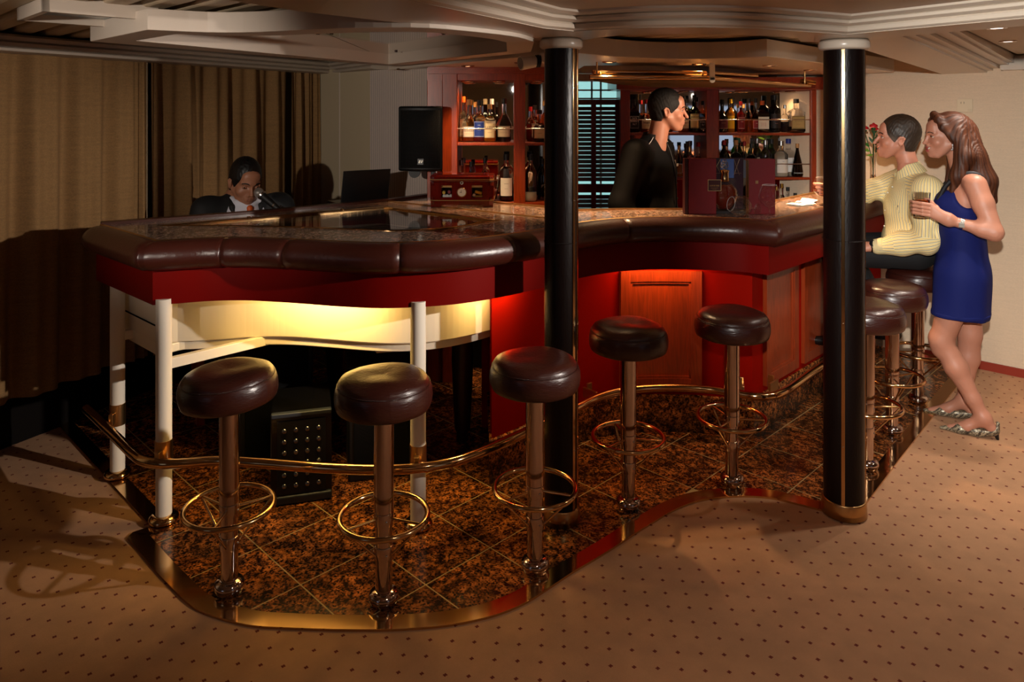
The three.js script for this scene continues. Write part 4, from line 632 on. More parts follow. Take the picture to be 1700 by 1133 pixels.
function snifter(label, pos, lvl, rot) {
  const o = thing('brandy_snifter', label, 'glass', pos, 0, 'brandy snifters'); const gp = new THREE.Group(); const M4 = rot || new THREE.Matrix4();
  part('glass', lathe(snifterPts, 40).applyMatrix4(M4), M(0xffffff, .01, 0, { transmission: 1, thickness: 0, ior: 1.7 }), o);
  part('rim', new THREE.TorusGeometry(.0355, .0009, 6, 36).rotateX(Math.PI / 2).translate(0, .155, 0).applyMatrix4(M4), M(0xffffff, .05, 0, { transmission: .6, thickness: .002, ior: 1.6 }), o);
  if (lvl) part('brandy', lathe([[0, .0475], [.0265, .0555], [.0445, .074], [lerp(.0445, .05, lvl), lerp(.074, .09, lvl)], [0, lerp(.074, .09, lvl)]], 32).applyMatrix4(M4), brandy, o);
  return o;
}
snifter('upright brandy snifter before the right leaf of the red box', [1.300, 1.1305, -3.725], 0);
{ const r = new THREE.Matrix4().makeRotationZ(1.36).premultiply(new THREE.Matrix4().makeRotationY(.25)); const o = snifter('brandy snifter lying on its side before the decanter', [1.235, 1.1305 + .034, -3.705], 0, r);
  part('brandy', lathe([[0, 0], [.016, .0015], [.022, .004], [0, .005]], 20).scale(1.2, 1, .8).translate(-.083, -.0335, .02), brandy, o); }
snifter('brandy snifter held in the hand of the seated man', [1.748, 1.1305, -4.150], .45);
for (const [x, z, a, l] of [[1.62, -4.14, .3, 'white paper napkin on the counter, nearer the padded edge'], [1.70, -4.26, .9, 'white folded paper napkin beside the held snifter']]) { const o = thing('napkin', l, 'napkin', [x, 1.1305, z], a); const g = new THREE.PlaneGeometry(.13, .09, 10, 8).rotateX(-Math.PI / 2); const p = g.attributes.position; for (let i = 0; i < p.count; i++) p.setY(i, .003 + .006 * Math.abs(Math.sin(p.getX(i) * 34 + p.getZ(i) * 20)) + (p.getX(i) > .04 ? (p.getX(i) - .04) * .35 : 0)); g.computeVertexNormals(); part('sheet', g, M(0xf2efe6, .8), o); part('fold', bx(.11, .002, .07, 0, .002, 0), M(0xf2efe6, .8), o); }
{ // vase of roses
  const X = 2.315, Z = -4.73, v = thing('bud_vase', 'slim clear glass bud vase holding red roses', 'vase', [X, 1.1305, Z]); part('glass', lathe([[0, 0], [.035, 0], [.036, .006], [.028, .04], [.015, .12], [.013, .17], [.020, .25], [.018, .25], [.011, .17], [.013, .12], [.024, .04], [.03, .012], [0, .01]], 28), M(0xffffff, .02, 0, { transmission: 1, thickness: .003, ior: 1.48 }), v); part('water', lathe([[0, .012], [.027, .014], [.022, .045], [.0115, .12], [0, .12]], 20), M(0xffffff, 0, 0, { transmission: 1, thickness: .02, ior: 1.33 }), v);
  const heads = [[-.06, .42, .01, 'leftmost red rose in the bud vase'], [-.012, .435, .03, 'middle red rose in the bud vase, tallest'], [.018, .415, -.02, 'rightmost red rose in the bud vase']], pm = M(0xb8081a, .55), gm = M(0x2f6a1f, .55, 0, { side: THREE.DoubleSide }), gd = M(0x1c4416, .55);
  heads.forEach(([hx, hy, hz, l], k) => {
    const o = thing('rose', l, 'flower', [X, 1.1305, Z], 0, 'red roses in the bud vase'); part('stem', tube([[0, .03, 0], [hx * .08, .2, 0], [hx * .5, .3, hz * .5], [hx, hy - .02, hz]], .0028, 20, 6), gd, o);
    const b = []; for (let q = 0; q < 16; q++) { const a = q * 2.4, lay = q / 16, g = new THREE.SphereGeometry(.024, 10, 8, 0, 2.1, .3, 1.5); g.scale(.55 + lay * .6, .95 - lay * .3, .55 + lay * .6).rotateX(-.1 - lay * .35).rotateY(a).translate(0, -.004 - lay * .004, 0); b.push(g); }
    part('bloom', join(b).translate(hx, hy, hz), pm, o, 'red rose bloom'); part('sepal', lathe([[.003, -.03], [.012, -.024], [.016, -.016], [.004, -.012]], 8).translate(hx, hy, hz), gd, o);
    const leaf = (x, y, z, s, ry, rz, m) => { const sh = new THREE.Shape(); sh.moveTo(0, 0); sh.quadraticCurveTo(.018, .02, 0, .06); sh.quadraticCurveTo(-.018, .02, 0, 0); const g = new THREE.ShapeGeometry(sh, 8); const p = g.attributes.position; for (let i = 0; i < p.count; i++) p.setZ(i, Math.abs(p.getX(i)) * .5 - p.getY(i) ** 2 * 2.5); g.computeVertexNormals(); g.scale(s, s, s).rotateZ(rz).rotateY(ry).translate(x, y, z); part('leaf', g, m, o); };
    if (k === 0) { leaf(-.028, .30, .01, 1, .2, 1.0, gm); leaf(-.03, .27, .015, 1.05, .3, 1.25, M(0x6f9a35, .5)); leaf(-.012, .25, .02, .8, .3, 1.7, M(0x6f9a35, .5)); }
    if (k === 1) { leaf(.0, .34, .03, .9, .4, -.4, gd); leaf(-.01, .32, .03, .9, -.5, .6, gd); leaf(.01, .28, .03, 1, .5, -.9, gd); leaf(.0, .26, .03, .8, .3, -.2, gd); }
    if (k === 2) { leaf(.012, .35, -.01, .9, .2, -1.0, gd); leaf(.015, .31, -.01, .9, .2, -1.2, gd); leaf(.012, .37, 0, .8, 0, .5, gd); }
  });
}
{ // wall speaker
  const o = thing('wall_speaker', 'black loudspeaker mounted on the wall beside the bottle cabinet', 'speaker', [-.535, 1.495, -4.46], -.06), W = .262, H = .385, D = .2;
  const sh = []; for (let k = 0; k <= 12; k++) { const a = lerp(-1, 1, k / 12); sh.push([a * W / 2, D / 2 + .018 * (1 - a * a)]); } const plan = [...sh, [W / 2 - .035, -D / 2], [-W / 2 + .035, -D / 2]];
  part('cabinet', poly(plan, -H / 2, H / 2, [], .012), M(0x050505, .45, 0, { specularIntensity: .5 }), o); const pg = sh.map(p => [p[0] * .90, p[1] + .0035]); part('grille', sweep(pg.map(p => p), [[0, -H / 2 + .02], [.002, -H / 2 + .026], [.002, H / 2 - .03], [0, H / 2 - .024], [-.008, H / 2 - .024], [-.008, -H / 2 + .02]]), mt.grille, o);
  const c = document.createElement('canvas'); c.width = c.height = 64; const g = c.getContext('2d'); g.fillStyle = '#2b2b2b'; g.fillRect(0, 0, 64, 64); g.fillStyle = '#e9e4d2'; g.font = 'bold italic 40px sans-serif'; g.textAlign = 'center'; g.fillText('EV', 31, 46); const t = new THREE.CanvasTexture(c); t.colorSpace = THREE.SRGBColorSpace; part('badge', bx(.034, .034, .004, .005, -.135, D / 2 + .026), M(0xffffff, .3, .3, { map: t }), o, 'small square silver badge');
  part('bracket', join([new THREE.CylinderGeometry(.035, .035, .02, 20).rotateX(Math.PI / 2).translate(-.05, -H / 2 - .012, .02), bx(.03, .04, .05, .06, -H / 2 - .02, -.02, .004), rod([-.03, 0, -D / 2], [-.09, 0, -D / 2 - .10], .02)]), mt.black, o); part('knob', rod([.085, -H / 2 - .03, .02], [.085, -H / 2, .02], .012), mt.steel, o);
}
{ // laptop on a stand
  const o = thing('laptop', 'black laptop lid open on a stand behind the counter', 'laptop', [-.93, 1.10, -4.47], .62); part('keyboard', bx(.30, .014, .21, 0, .007, -.02, .004), mt.blackGloss, o); part('lid', bx(.30, .205, .008, 0, .1, 0, .003).rotateX(.22).translate(0, .012, .085), mt.black, o);
  const s = thing('laptop_stand', 'black tubular stand under the laptop behind the counter', 'stand', [-.93, 0, -4.47], .62); part('plate', bx(.28, .012, .2, 0, 1.093, -.02), mt.black, s); part('post', rod([0, .02, 0], [0, 1.09, 0], .016), mt.black, s); part('foot', join([0, 2.1, 4.2].map(a => rod([0, .06, 0], [Math.sin(a) * .22, .012, Math.cos(a) * .22], .011))), mt.black, s);
}
{ // microphone on boom
  const hx = -1.352, hy = 1.222, hz = -3.94, dx = .103, dy = -.075, dz = .03; const o = thing('microphone', 'silver headed microphone at the mouth of the pianist', 'microphone', [hx, hy, hz]);
  part('head', new THREE.SphereGeometry(.026, 24, 16).scale(1, 1.02, 1), M(new THREE.Color(.55, .55, .54), .35, 1, { bumpMap: rep(grilleB, 3), bumpScale: .001 }), o); part('ring', rod([dx * .16, dy * .16, dz * .16], [dx * .24, dy * .24, dz * .24], .026, .024, 20), mt.steel, o); part('handle', rod([dx * .22, dy * .22, dz * .22], [dx * 1.35, dy * 1.35, dz * 1.35], .021, .013, 20), mt.black, o); part('switch_plate', rod([dx * .86, dy * .80, dz * .86 + .012], [dx * .93, dy * .87, dz * .93 + .012], .009, .009, 10), mt.steel, o);
  const s = thing('microphone_stand', 'black microphone stand rising behind the counter', 'stand', [hx + .17, 0, hz - .12]); part('clip', rod([-.06, hy - .085, .13], [-.02, hy - .115, .1], .022), mt.black, s); part('boom', rod([-.04, hy - .1, .11], [0, 1.02, 0], .009), mt.black, s); part('post', rod([0, .02, 0], [0, 1.03, 0], .011), mt.black, s); part('base', lathe([[0, 0], [.12, 0], [.12, .01], [.02, .025], [0, .025]], 24), mt.black, s);
}
{ // switch plate on the cream wall
  const o = thing('wall_plate', 'square cream control plate on the papered wall above the woman', 'wall plate', [2.962, 1.694, -4.826], -.764); part('plate', bx(.088, .086, .008, 0, 0, .004, .002), M(0xd9c6a6, .5), o); part('button', bx(.02, .014, .004, .028, -.028, .009, .001), M(0xd4c0a0, .5), o); for (const [x, a] of [[-.017, 1], [-.003, -1]]) part('mark', new THREE.TorusGeometry(.009, .0011, 5, 12, 1.6).rotateZ(a > 0 ? 2.3 : -.8).translate(-.012, .018, .0085), M(0x4a4038, .6), o);
}
{ // overhead woven rack with brass tubes
  const o = thing('overhead_rack', 'woven cane rack with brass tubes hanging under the canopy', 'rack'); const y = 1.842;
  const P = [[.44, -3.99], [1.10, -4.10], [2.02, -5.02], [1.95, -5.16], [1.0, -5.12], [.62, -4.5]]; part('cane_panel', uvXZ(poly(P, y - .02, y - .01)), mt.rattan, o, 'woven cane panel');
  const tb = (a, b, dy = 0, r = .0115) => part('brass_tube', rod([a[0], y + dy, a[1]], [b[0], y + dy - (b[0] > 1.5 ? .012 : 0), b[1]], r, r, 14), mt.brass, o);
  tb([.42, -3.985], [1.10, -4.09]); tb([1.10, -4.09], [2.03, -5.03]); tb([.44, -4.03], [1.09, -4.14], .03); tb([1.12, -4.14], [1.5, -4.52], .03); tb([.46, -4.1], [.95, -5.1], .01); tb([1.96, -5.0], [2.06, -5.02], .02, .016);
  part('bracket', join([bx(.03, .10, .012, 1.105, y + .035, -4.072, .004), new THREE.CylinderGeometry(.015, .015, .012, 16).rotateX(Math.PI / 2).translate(1.105, y - .013, -4.072)]), mt.white, o, 'white hanging bracket'); for (const [x, z] of [[.48, -4.01], [1.06, -4.1]]) part('clamp', new THREE.TorusGeometry(.016, .005, 8, 14).rotateY(1.4).translate(x, y + .012, z), mt.brassDull, o);
  part('hanger', join([rod([.46, y, -4.0], [.46, 1.93, -4.0], .005), rod([1.98, y - .01, -4.99], [1.98, 1.93, -4.99], .005)]), mt.brassDull, o);
}
{ const o = thing('piano_bench', 'dark bench under the pianist behind the counter', 'bench', [-1.50, 0, -4.13], .5); part('seat', bx(.55, .07, .32, 0, .44, 0, .015), mt.seat, o); for (const x of [-.24, .24]) for (const z of [-.13, .13]) part('leg', bx(.04, .41, .04, x, .205, z, .004), mt.wood, o); }

// ---------------------------------------------------------------- people
const sub = (a, b) => [a[0] - b[0], a[1] - b[1], a[2] - b[2]], add = (a, b) => [a[0] + b[0], a[1] + b[1], a[2] + b[2]], mul = (a, k) => [a[0] * k, a[1] * k, a[2] * k], mix3 = (a, b, t) => [lerp(a[0], b[0], t), lerp(a[1], b[1], t), lerp(a[2], b[2], t)];
const nrm = a => mul(a, 1 / Math.hypot(...a)), crs = (a, b) => [a[1] * b[2] - a[2] * b[1], a[2] * b[0] - a[0] * b[2], a[0] * b[1] - a[1] * b[0]], dt = (a, b) => a[0] * b[0] + a[1] * b[1] + a[2] * b[2];
const C = (a, b, ra, rb = ra) => ({ a, b, ra, rb });                         // tapered capsule
const E3 = (c, r, yaw = 0, pitch = 0) => ({ c, r, cy: Math.cos(yaw), sy: Math.sin(yaw), cp: Math.cos(pitch), sp: Math.sin(pitch), rm: Math.min(...r) });   // ellipsoid
function dist(p, x, y, z) {
  if (p.c) {
    let dx = x - p.c[0], dy = y - p.c[1], dz = z - p.c[2]; const tx = dx * p.cy - dz * p.sy; dz = dx * p.sy + dz * p.cy; dx = tx; const ty = dy * p.cp + dz * p.sp; dz = -dy * p.sp + dz * p.cp; dy = ty;
    const a = dx / p.r[0], b = dy / p.r[1], c = dz / p.r[2], k0 = Math.sqrt(a * a + b * b + c * c); if (k0 < 1e-6) return -p.rm; const e = dx / (p.r[0] * p.r[0]), f = dy / (p.r[1] * p.r[1]), g = dz / (p.r[2] * p.r[2]); return k0 * (k0 - 1) / Math.sqrt(e * e + f * f + g * g);
  }
  const a = p.a, b = p.b, bx_ = b[0] - a[0], by = b[1] - a[1], bz = b[2] - a[2], px = x - a[0], py = y - a[1], pz = z - a[2]; let h = (px * bx_ + py * by + pz * bz) / (bx_ * bx_ + by * by + bz * bz + 1e-12); h = h < 0 ? 0 : h > 1 ? 1 : h;
  const ex = px - bx_ * h, ey = py - by * h, ez = pz - bz * h; return Math.sqrt(ex * ex + ey * ey + ez * ez) - (p.ra + (p.rb - p.ra) * h);
}
const smin = (a, b, k) => { const h = Math.max(k - Math.abs(a - b), 0) / k; return Math.min(a, b) - h * h * k * .25; };
const blend = (ps, k) => (x, y, z) => { let d = 1e3; for (const p of ps) d = smin(d, dist(p, x, y, z), p.k || k); return d; };
function boundsOf(ps, pad) { const lo = [9, 9, 9], hi = [-9, -9, -9]; const put = (c, r) => { for (let i = 0; i < 3; i++) { lo[i] = Math.min(lo[i], c[i] - r); hi[i] = Math.max(hi[i], c[i] + r); } }; for (const p of ps) p.c ? put(p.c, Math.max(...p.r)) : (put(p.a, p.ra), put(p.b, p.rb)); return [lo.map(v => v - pad), hi.map(v => v + pad)]; }
function nets(f, lo, hi, cell) {   // surface nets over a box
  const n = [0, 1, 2].map(i => Math.ceil((hi[i] - lo[i]) / cell) + 1), [nx, ny, nz] = n, val = new Float32Array(nx * ny * nz), id = new Int32Array(nx * ny * nz).fill(-1), pos = [], idx = [];
  for (let k = 0, q = 0; k < nz; k++) for (let j = 0; j < ny; j++) for (let i = 0; i < nx; i++, q++) val[q] = f(lo[0] + i * cell, lo[1] + j * cell, lo[2] + k * cell);
  const I = (i, j, k) => i + nx * (j + ny * k), ed = [[0, 1], [0, 2], [0, 4], [1, 3], [1, 5], [2, 3], [2, 6], [3, 7], [4, 5], [4, 6], [5, 7], [6, 7]];
  for (let k = 0; k < nz - 1; k++) for (let j = 0; j < ny - 1; j++) for (let i = 0; i < nx - 1; i++) {
    const v = []; let m = 0; for (let c = 0; c < 8; c++) { v[c] = val[I(i + (c & 1), j + ((c >> 1) & 1), k + (c >> 2))]; if (v[c] < 0) m |= 1 << c; } if (m === 0 || m === 255) continue;
    let x = 0, y = 0, z = 0, w = 0; for (const [a, b] of ed) if ((v[a] < 0) !== (v[b] < 0)) { const t = v[a] / (v[a] - v[b]); x += lerp(a & 1, b & 1, t); y += lerp((a >> 1) & 1, (b >> 1) & 1, t); z += lerp(a >> 2, b >> 2, t); w++; }
    id[I(i, j, k)] = pos.length / 3; pos.push(lo[0] + (i + x / w) * cell, lo[1] + (j + y / w) * cell, lo[2] + (k + z / w) * cell);
  }
  const quad = (a, b, c, d, fl) => { if (a < 0 || b < 0 || c < 0 || d < 0) return; if (fl) idx.push(a, c, b, b, c, d); else idx.push(a, b, c, b, d, c); };
  for (let k = 1; k < nz - 1; k++) for (let j = 1; j < ny - 1; j++) for (let i = 1; i < nx - 1; i++) {
    const s = val[I(i, j, k)] < 0;
    if (s !== val[I(i + 1, j, k)] < 0) quad(id[I(i, j - 1, k - 1)], id[I(i, j, k - 1)], id[I(i, j - 1, k)], id[I(i, j, k)], !s);
    if (s !== val[I(i, j + 1, k)] < 0) quad(id[I(i - 1, j, k - 1)], id[I(i - 1, j, k)], id[I(i, j, k - 1)], id[I(i, j, k)], !s);
    if (s !== val[I(i, j, k + 1)] < 0) quad(id[I(i - 1, j - 1, k)], id[I(i, j - 1, k)], id[I(i - 1, j, k)], id[I(i, j, k)], !s);
  }
  const g = new THREE.BufferGeometry(); g.setAttribute('position', new THREE.Float32BufferAttribute(pos, 3)); g.setIndex(idx); g.computeVertexNormals(); return g;
}
const solid = (ps, k, cell, mod) => { const [lo, hi] = boundsOf(ps, .03), f = blend(ps, k); return nets(mod ? (x, y, z) => mod(f(x, y, z), x, y, z) : f, lo, hi, cell); };
function paint(g, fn) { const p = g.attributes.position, c = new Float32Array(p.count * 3); for (let i = 0; i < p.count; i++) { const q = fn(p.getX(i), p.getY(i), p.getZ(i)); c.set(q, i * 3); } g.setAttribute('color', new THREE.BufferAttribute(c, 3)); return g; }
function boneUV(g, ps, per) {   // cloth runs along each limb: u around, v along, in metres
  g = g.toNonIndexed(); const P = g.attributes.position, uv = new Float32Array(P.count * 2);
  for (let t = 0; t < P.count; t += 3) {
    const v = [0, 1, 2].map(i => [P.getX(t + i), P.getY(t + i), P.getZ(t + i)]), m = mul(add(add(v[0], v[1]), v[2]), 1 / 3); let best = null, bd = 9;
    for (const p of ps) { const d = dist(p, ...m); if (d < bd) { bd = d; best = p; } }
    const a = best.a || add(best.c, [0, -.1, 0]), b = best.b || add(best.c, [0, .1, 0]), ax = nrm(sub(b, a)), r = best.a ? (best.ra + best.rb) / 2 : (best.r[0] + best.r[2]) / 2, n = Math.round(2 * Math.PI * r / per) * per; let e1 = crs(ax, Math.abs(ax[2]) < .8 ? [0, 0, 1] : [1, 0, 0]); e1 = nrm(e1); const e2 = crs(ax, e1); let u0 = null;
    v.forEach((q, i) => { const d = sub(q, a); let u = Math.atan2(dt(d, e2), dt(d, e1)) / (2 * Math.PI); if (u0 === null) u0 = u; else { if (u - u0 > .5) u -= 1; if (u0 - u > .5) u += 1; } uv[(t + i) * 2] = u * n; uv[(t + i) * 2 + 1] = dt(d, ax); });
  }
  g.setAttribute('uv', new THREE.BufferAttribute(uv, 2)); return g;
}
// a hand: wrist, pointing direction, palm normal, thumb side; curl bends the fingers towards the palm
function handPrims(w, dir, palm, side, curl, s = 1) {
  const d = nrm(dir), n = nrm(sub(palm, mul(d, dt(palm, d)))), l = mul(crs(n, d), side), at = (f, a, t) => add(add(add(w, mul(d, f * s)), mul(l, a * s)), mul(n, t * s)), ps = [];
  ps.push(C(w, at(.03, 0, 0), .025 * s, .026 * s)); for (const a of [-.026, -.009, .009, .026]) ps.push({ ...C(at(.015, a * .6, 0), at(.088 - Math.abs(a + .004) * .25, a, 0), .016 * s, .0115 * s), k: .018 });
  [[.029, .9, .072], [.010, 1, .08], [-.010, .95, .075], [-.029, .78, .06]].forEach(([a, q, L], i) => { let p = [.088 - Math.abs(a) * .25, a, 0], ang = curl * .35 + i * .03; [.45, .31, .24].forEach((f, j) => { const e = [p[0] + Math.cos(ang) * L * f, p[1], p[2] + Math.sin(ang) * L * f], r0 = (.0092 - j * .0008) * s, c = C(at(...p), at(...e), r0, r0 - .0008 * s); c.k = .003; ps.push(c); p = e; ang += curl * (j ? .7 : .9); }); });
  let p = [.02, .022, .006]; [[.045, .030, .012], [.072, .038, .020], [.092, .040, .026]].forEach((e, j) => { const c = C(at(...p), at(...e), (.0135 - j * .0018) * s, (.0118 - j * .0018) * s); c.k = j ? .004 : .016; ps.push(c); p = e; });
  return ps;
}
function chain(pts, r0, r1, k = .003) { const out = []; for (let i = 0; i < pts.length - 1; i++) { const c = C(pts[i], pts[i + 1], lerp(r0, r1, i / (pts.length - 1)), lerp(r0, r1, (i + 1) / (pts.length - 1))); c.k = k; out.push(c); } return out; }
// head: eyes at the origin's height, face towards +z
function lipPrims(o) {
  const f = o.fem ? .0007 : 0, S = o.smile ? 1 : 0, w = S ? .0295 : .022, cy = S ? -.0545 : -.0655, cz = S ? .0750 : .0815;
  const up = [[-w, cy, cz], [-.013, -.0625 + .002 * S, .0972], [0, -.0615, .1016], [.013, -.0625 + .002 * S, .0972], [w, cy, cz]], lo = [[-w, cy, cz], [-.013, -.0725 - .003 * S, .0945], [0, -.0745 - .0035 * S, .0985], [.013, -.0725 - .003 * S, .0945], [w, cy, cz]];
  const mk = (q, r) => q.slice(1).map((p, i) => { const e = j => (j === 0 || j === 4 ? .0022 : r); const c = C(q[i], p, e(i), e(i + 1)); c.k = .0045; return c; });
  return [...mk(up, .0042 + f), ...mk(lo, .0050 + f)];
}
function headPrims(o = {}) {
  const f = o.fem ? 1 : 0, W = 1 - .04 * f, jaw = o.jaw ?? 1;
  const ps = [E3([0, .038, -.016], [.074 * W, .086, .097]), E3([0, -.024, .030], [.058 * W, .070, .064]), E3([0, -.066, .041], [.043 * W * jaw, .041, .050]), E3([0, -.1005, .0765], [.0185 * jaw, .0165, .0175])];
  for (const s of [-1, 1]) { ps.push({ ...E3([s * .043 * W, -.032, .058], [.021, .019, .020]), k: .03 }); ps.push({ ...C([s * .012, .022, .090], [s * .044 * W, .020, .070], .010 - .002 * f, .009 - .002 * f), k: .02 }); ps.push({ ...C([s * .052 * W, -.045, .0], [s * .026 * jaw, -.103, .052], .019, .014), k: .03 }); ps.push({ ...E3([s * .0125, -.043, .094], [.0085, .0075, .010]), k: .008 }); }
  const nl = o.nose ?? 1; ps.push({ ...C([0, .012, .091], [0, -.030, .091 + .021 * nl], .0065, .0088 - .001 * f), k: .010 }, { ...E3([0, -.0355, .101 + .014 * nl], [.0095, .0078, .0092]), k: .007 });
  ps.push({ ...E3([0, -.067, .0835], [.026, .020, .0175]), k: .02 }, { ...E3([0, .055, .072], [.045, .03, .022]), k: .03 });
  for (const p of lipPrims(o)) ps.push(p);
  for (const s of [-1, 1]) { ps.push({ ...E3([s * .077 * W, -.014, -.012], [.009, .030, .017], s * .35), k: .008 }, { ...C([s * .079 * W, .012, -.020], [s * .083 * W, .0, -.028], .005), k: .005 }, { ...C([s * .083 * W, .0, -.028], [s * .080 * W, -.032, -.018], .005), k: .005 }); }
  const neck = o.neck ?? .05; ps.push({ ...C([0, -.05, -.034], o.neckTo || [0, -.20, -.06], neck, neck * 1.12), k: .022 });
  return ps;
}
function headGeo(o = {}) {
  const ps = headPrims(o), f = blend(ps, .02), [lo, hi] = boundsOf(ps, .02);
  const skin = o.skin, lip = o.lip, W = o.fem ? .96 : 1;
  const g = nets((x, y, z) => { let d = f(x, y, z); for (const s of [-1, 1]) { const e = Math.hypot((x - s * .032 * W) / 1.35, (y - .001) / .85, (z - .095)) - .0128; d = -smin(-d, e, .010); const n = Math.hypot(x - s * .0075, (y + .0475), z - .099) - .0026; d = -smin(-d, n, .003); } if (o.smile) { const m = Math.max(Math.abs(y + .0685 - x * x * 14) - .0052 * Math.sqrt(Math.max(0, 1 - (x / .0275) ** 4)), .074 - z); d = -smin(-d, m, .0025); } const ei = [1, -1].reduce((q, s) => Math.min(q, Math.hypot((x - s * .088 * W), (y + .010) * .8, (z + .012)) - .0105), 1); d = -smin(-d, ei, .006); return d; }, lo, hi, .0031);
  const lf = blend(lipPrims(o), .004);
  paint(g, (x, y, z) => { const inLip = z > .07 && lf(x, y, z) < .0012; const beard = o.beard && y < -.04 && z > .0 ? o.beard : 0, ch = Math.exp(-(((Math.abs(x) - .04) / .02) ** 2 + ((y + .03) / .02) ** 2)) * (z > .03 ? .4 : 0); let c = skin; if (inLip) c = mix3(c, lip, o.lipMix ?? .6); else { c = mix3(c, [skin[0] * .95, skin[1] * .78, skin[2] * .74], ch); if (beard) c = mix3(c, mul(skin, .62), beard); } return c; });
  return g;
}
const eyeWhite = M(0xc4b8ac, .2), irisM = { brown: M(0x2a1408, .1), blue: M(0x3d5a70, .1) }, toothM = M(0xf2ece0, .25, 0, { side: THREE.DoubleSide });
function face(p, hm, o) {      // eyes, brows, teeth as parts under the head placement matrix
  const W = o.fem ? .96 : 1, T = g => g.applyMatrix4(hm);
  for (const s of [-1, 1]) {
    const e = part('eye', T(new THREE.SphereGeometry(.0118, 20, 14).translate(s * .031 * W, .0005, .0752)), eyeWhite, p); part('iris', T(new THREE.SphereGeometry(.0076, 14, 10).scale(1, 1, .7).translate(s * .031 * W + (o.gaze?.[0] ?? 0) + s * .0018, .0005 + (o.gaze?.[1] ?? 0), .0828)), irisM[o.iris || 'brown'], e);
    const low = new THREE.SphereGeometry(.0130, 20, 10, 0, Math.PI * 2, 0, 1.15).rotateX(Math.PI - .30).translate(s * .031 * W, -.0002, .0750); part('eyelid', T(paint(low, () => mul(o.skin, .95))), o.skinM, p);
    const lids = new THREE.SphereGeometry(.0133, 20, 10, 0, Math.PI * 2, 0, o.closed ? 1.8 : 1.42).rotateX(.42).translate(s * .031 * W, .0003, .0750); part('eyelid', T(paint(lids, () => mul(o.skin, .92))), o.skinM, p);
    part('lash', T(tube([[s * .018 * W, .002, .0835], [s * .026 * W, .0062, .0875], [s * .036 * W, .0060, .0862], [s * .046 * W, .001, .0785]].map(q => o.closed ? [q[0], -.004 - (q[1]) * .2, q[2]] : q), o.fem ? .0013 : .0008, 14, 6)), o.fem ? mt.black : o.hairM, p);
    part('eyebrow', T(tube([[s * .013, .0195, .0985], [s * .026, .0245, .096], [s * .039, .0245, .0895], [s * .050 * W, .019, .078]], o.fem ? .0021 : .0034, 16, 6)), o.browM || o.hairM, p);
  }
  if (o.smile) part('teeth', T(new THREE.CylinderGeometry(.031, .030, .0105, 18, 1, true, -.95, 1.9).translate(0, -.0648, .0640)), toothM, p);
}
const pose = (x, y, z, yaw = 0, pitch = 0, roll = 0, s = 1) => new THREE.Matrix4().compose(V(x, y, z), new THREE.Quaternion().setFromEuler(new THREE.Euler(pitch, yaw, roll, 'YXZ')), V(s, s, s));
const withC = (g, c) => { g.deleteAttribute('uv'); return g.attributes.color ? g : paint(g, () => c); };
const mergeSkin = gs => mergeGeometries(gs.map(g => { g = g.index ? g.toNonIndexed() : g; g.deleteAttribute('uv'); return g; }));
const skinMat = () => new THREE.MeshPhysicalMaterial({ color: 0xffffff, vertexColors: true, roughness: .48, sheen: .15 });
// short hair: the skull, a little larger, kept above a hairline that drops behind the ears
function shortHair(off, hl, rough = .002) {
  const ps = [E3([0, .038, -.016], [.074, .086, .097]), E3([0, -.03, -.03], [.066, .07, .062])], f = blend(ps, .03);
  const line = z => { const k = hl; for (let i = 0; i < k.length - 1; i++) if (z <= k[i][0] && z >= k[i + 1][0]) return lerp(k[i + 1][1], k[i][1], (z - k[i + 1][0]) / (k[i][0] - k[i + 1][0])); return z > k[0][0] ? k[0][1] : k[k.length - 1][1]; };
  return nets((x, y, z) => { const d = f(x, y, z) - off - rough * Math.sin(x * 260 + 4 * Math.sin(z * 90)) * Math.sin(z * 120 + y * 160) - (y > .07 ? (y - .07) * .1 : 0); return -smin(-d, (y - line(z - Math.abs(x) * .12)) * .8, .008); }, [-.11, -.13, -.15], [.11, .17, .12], .0035);
}

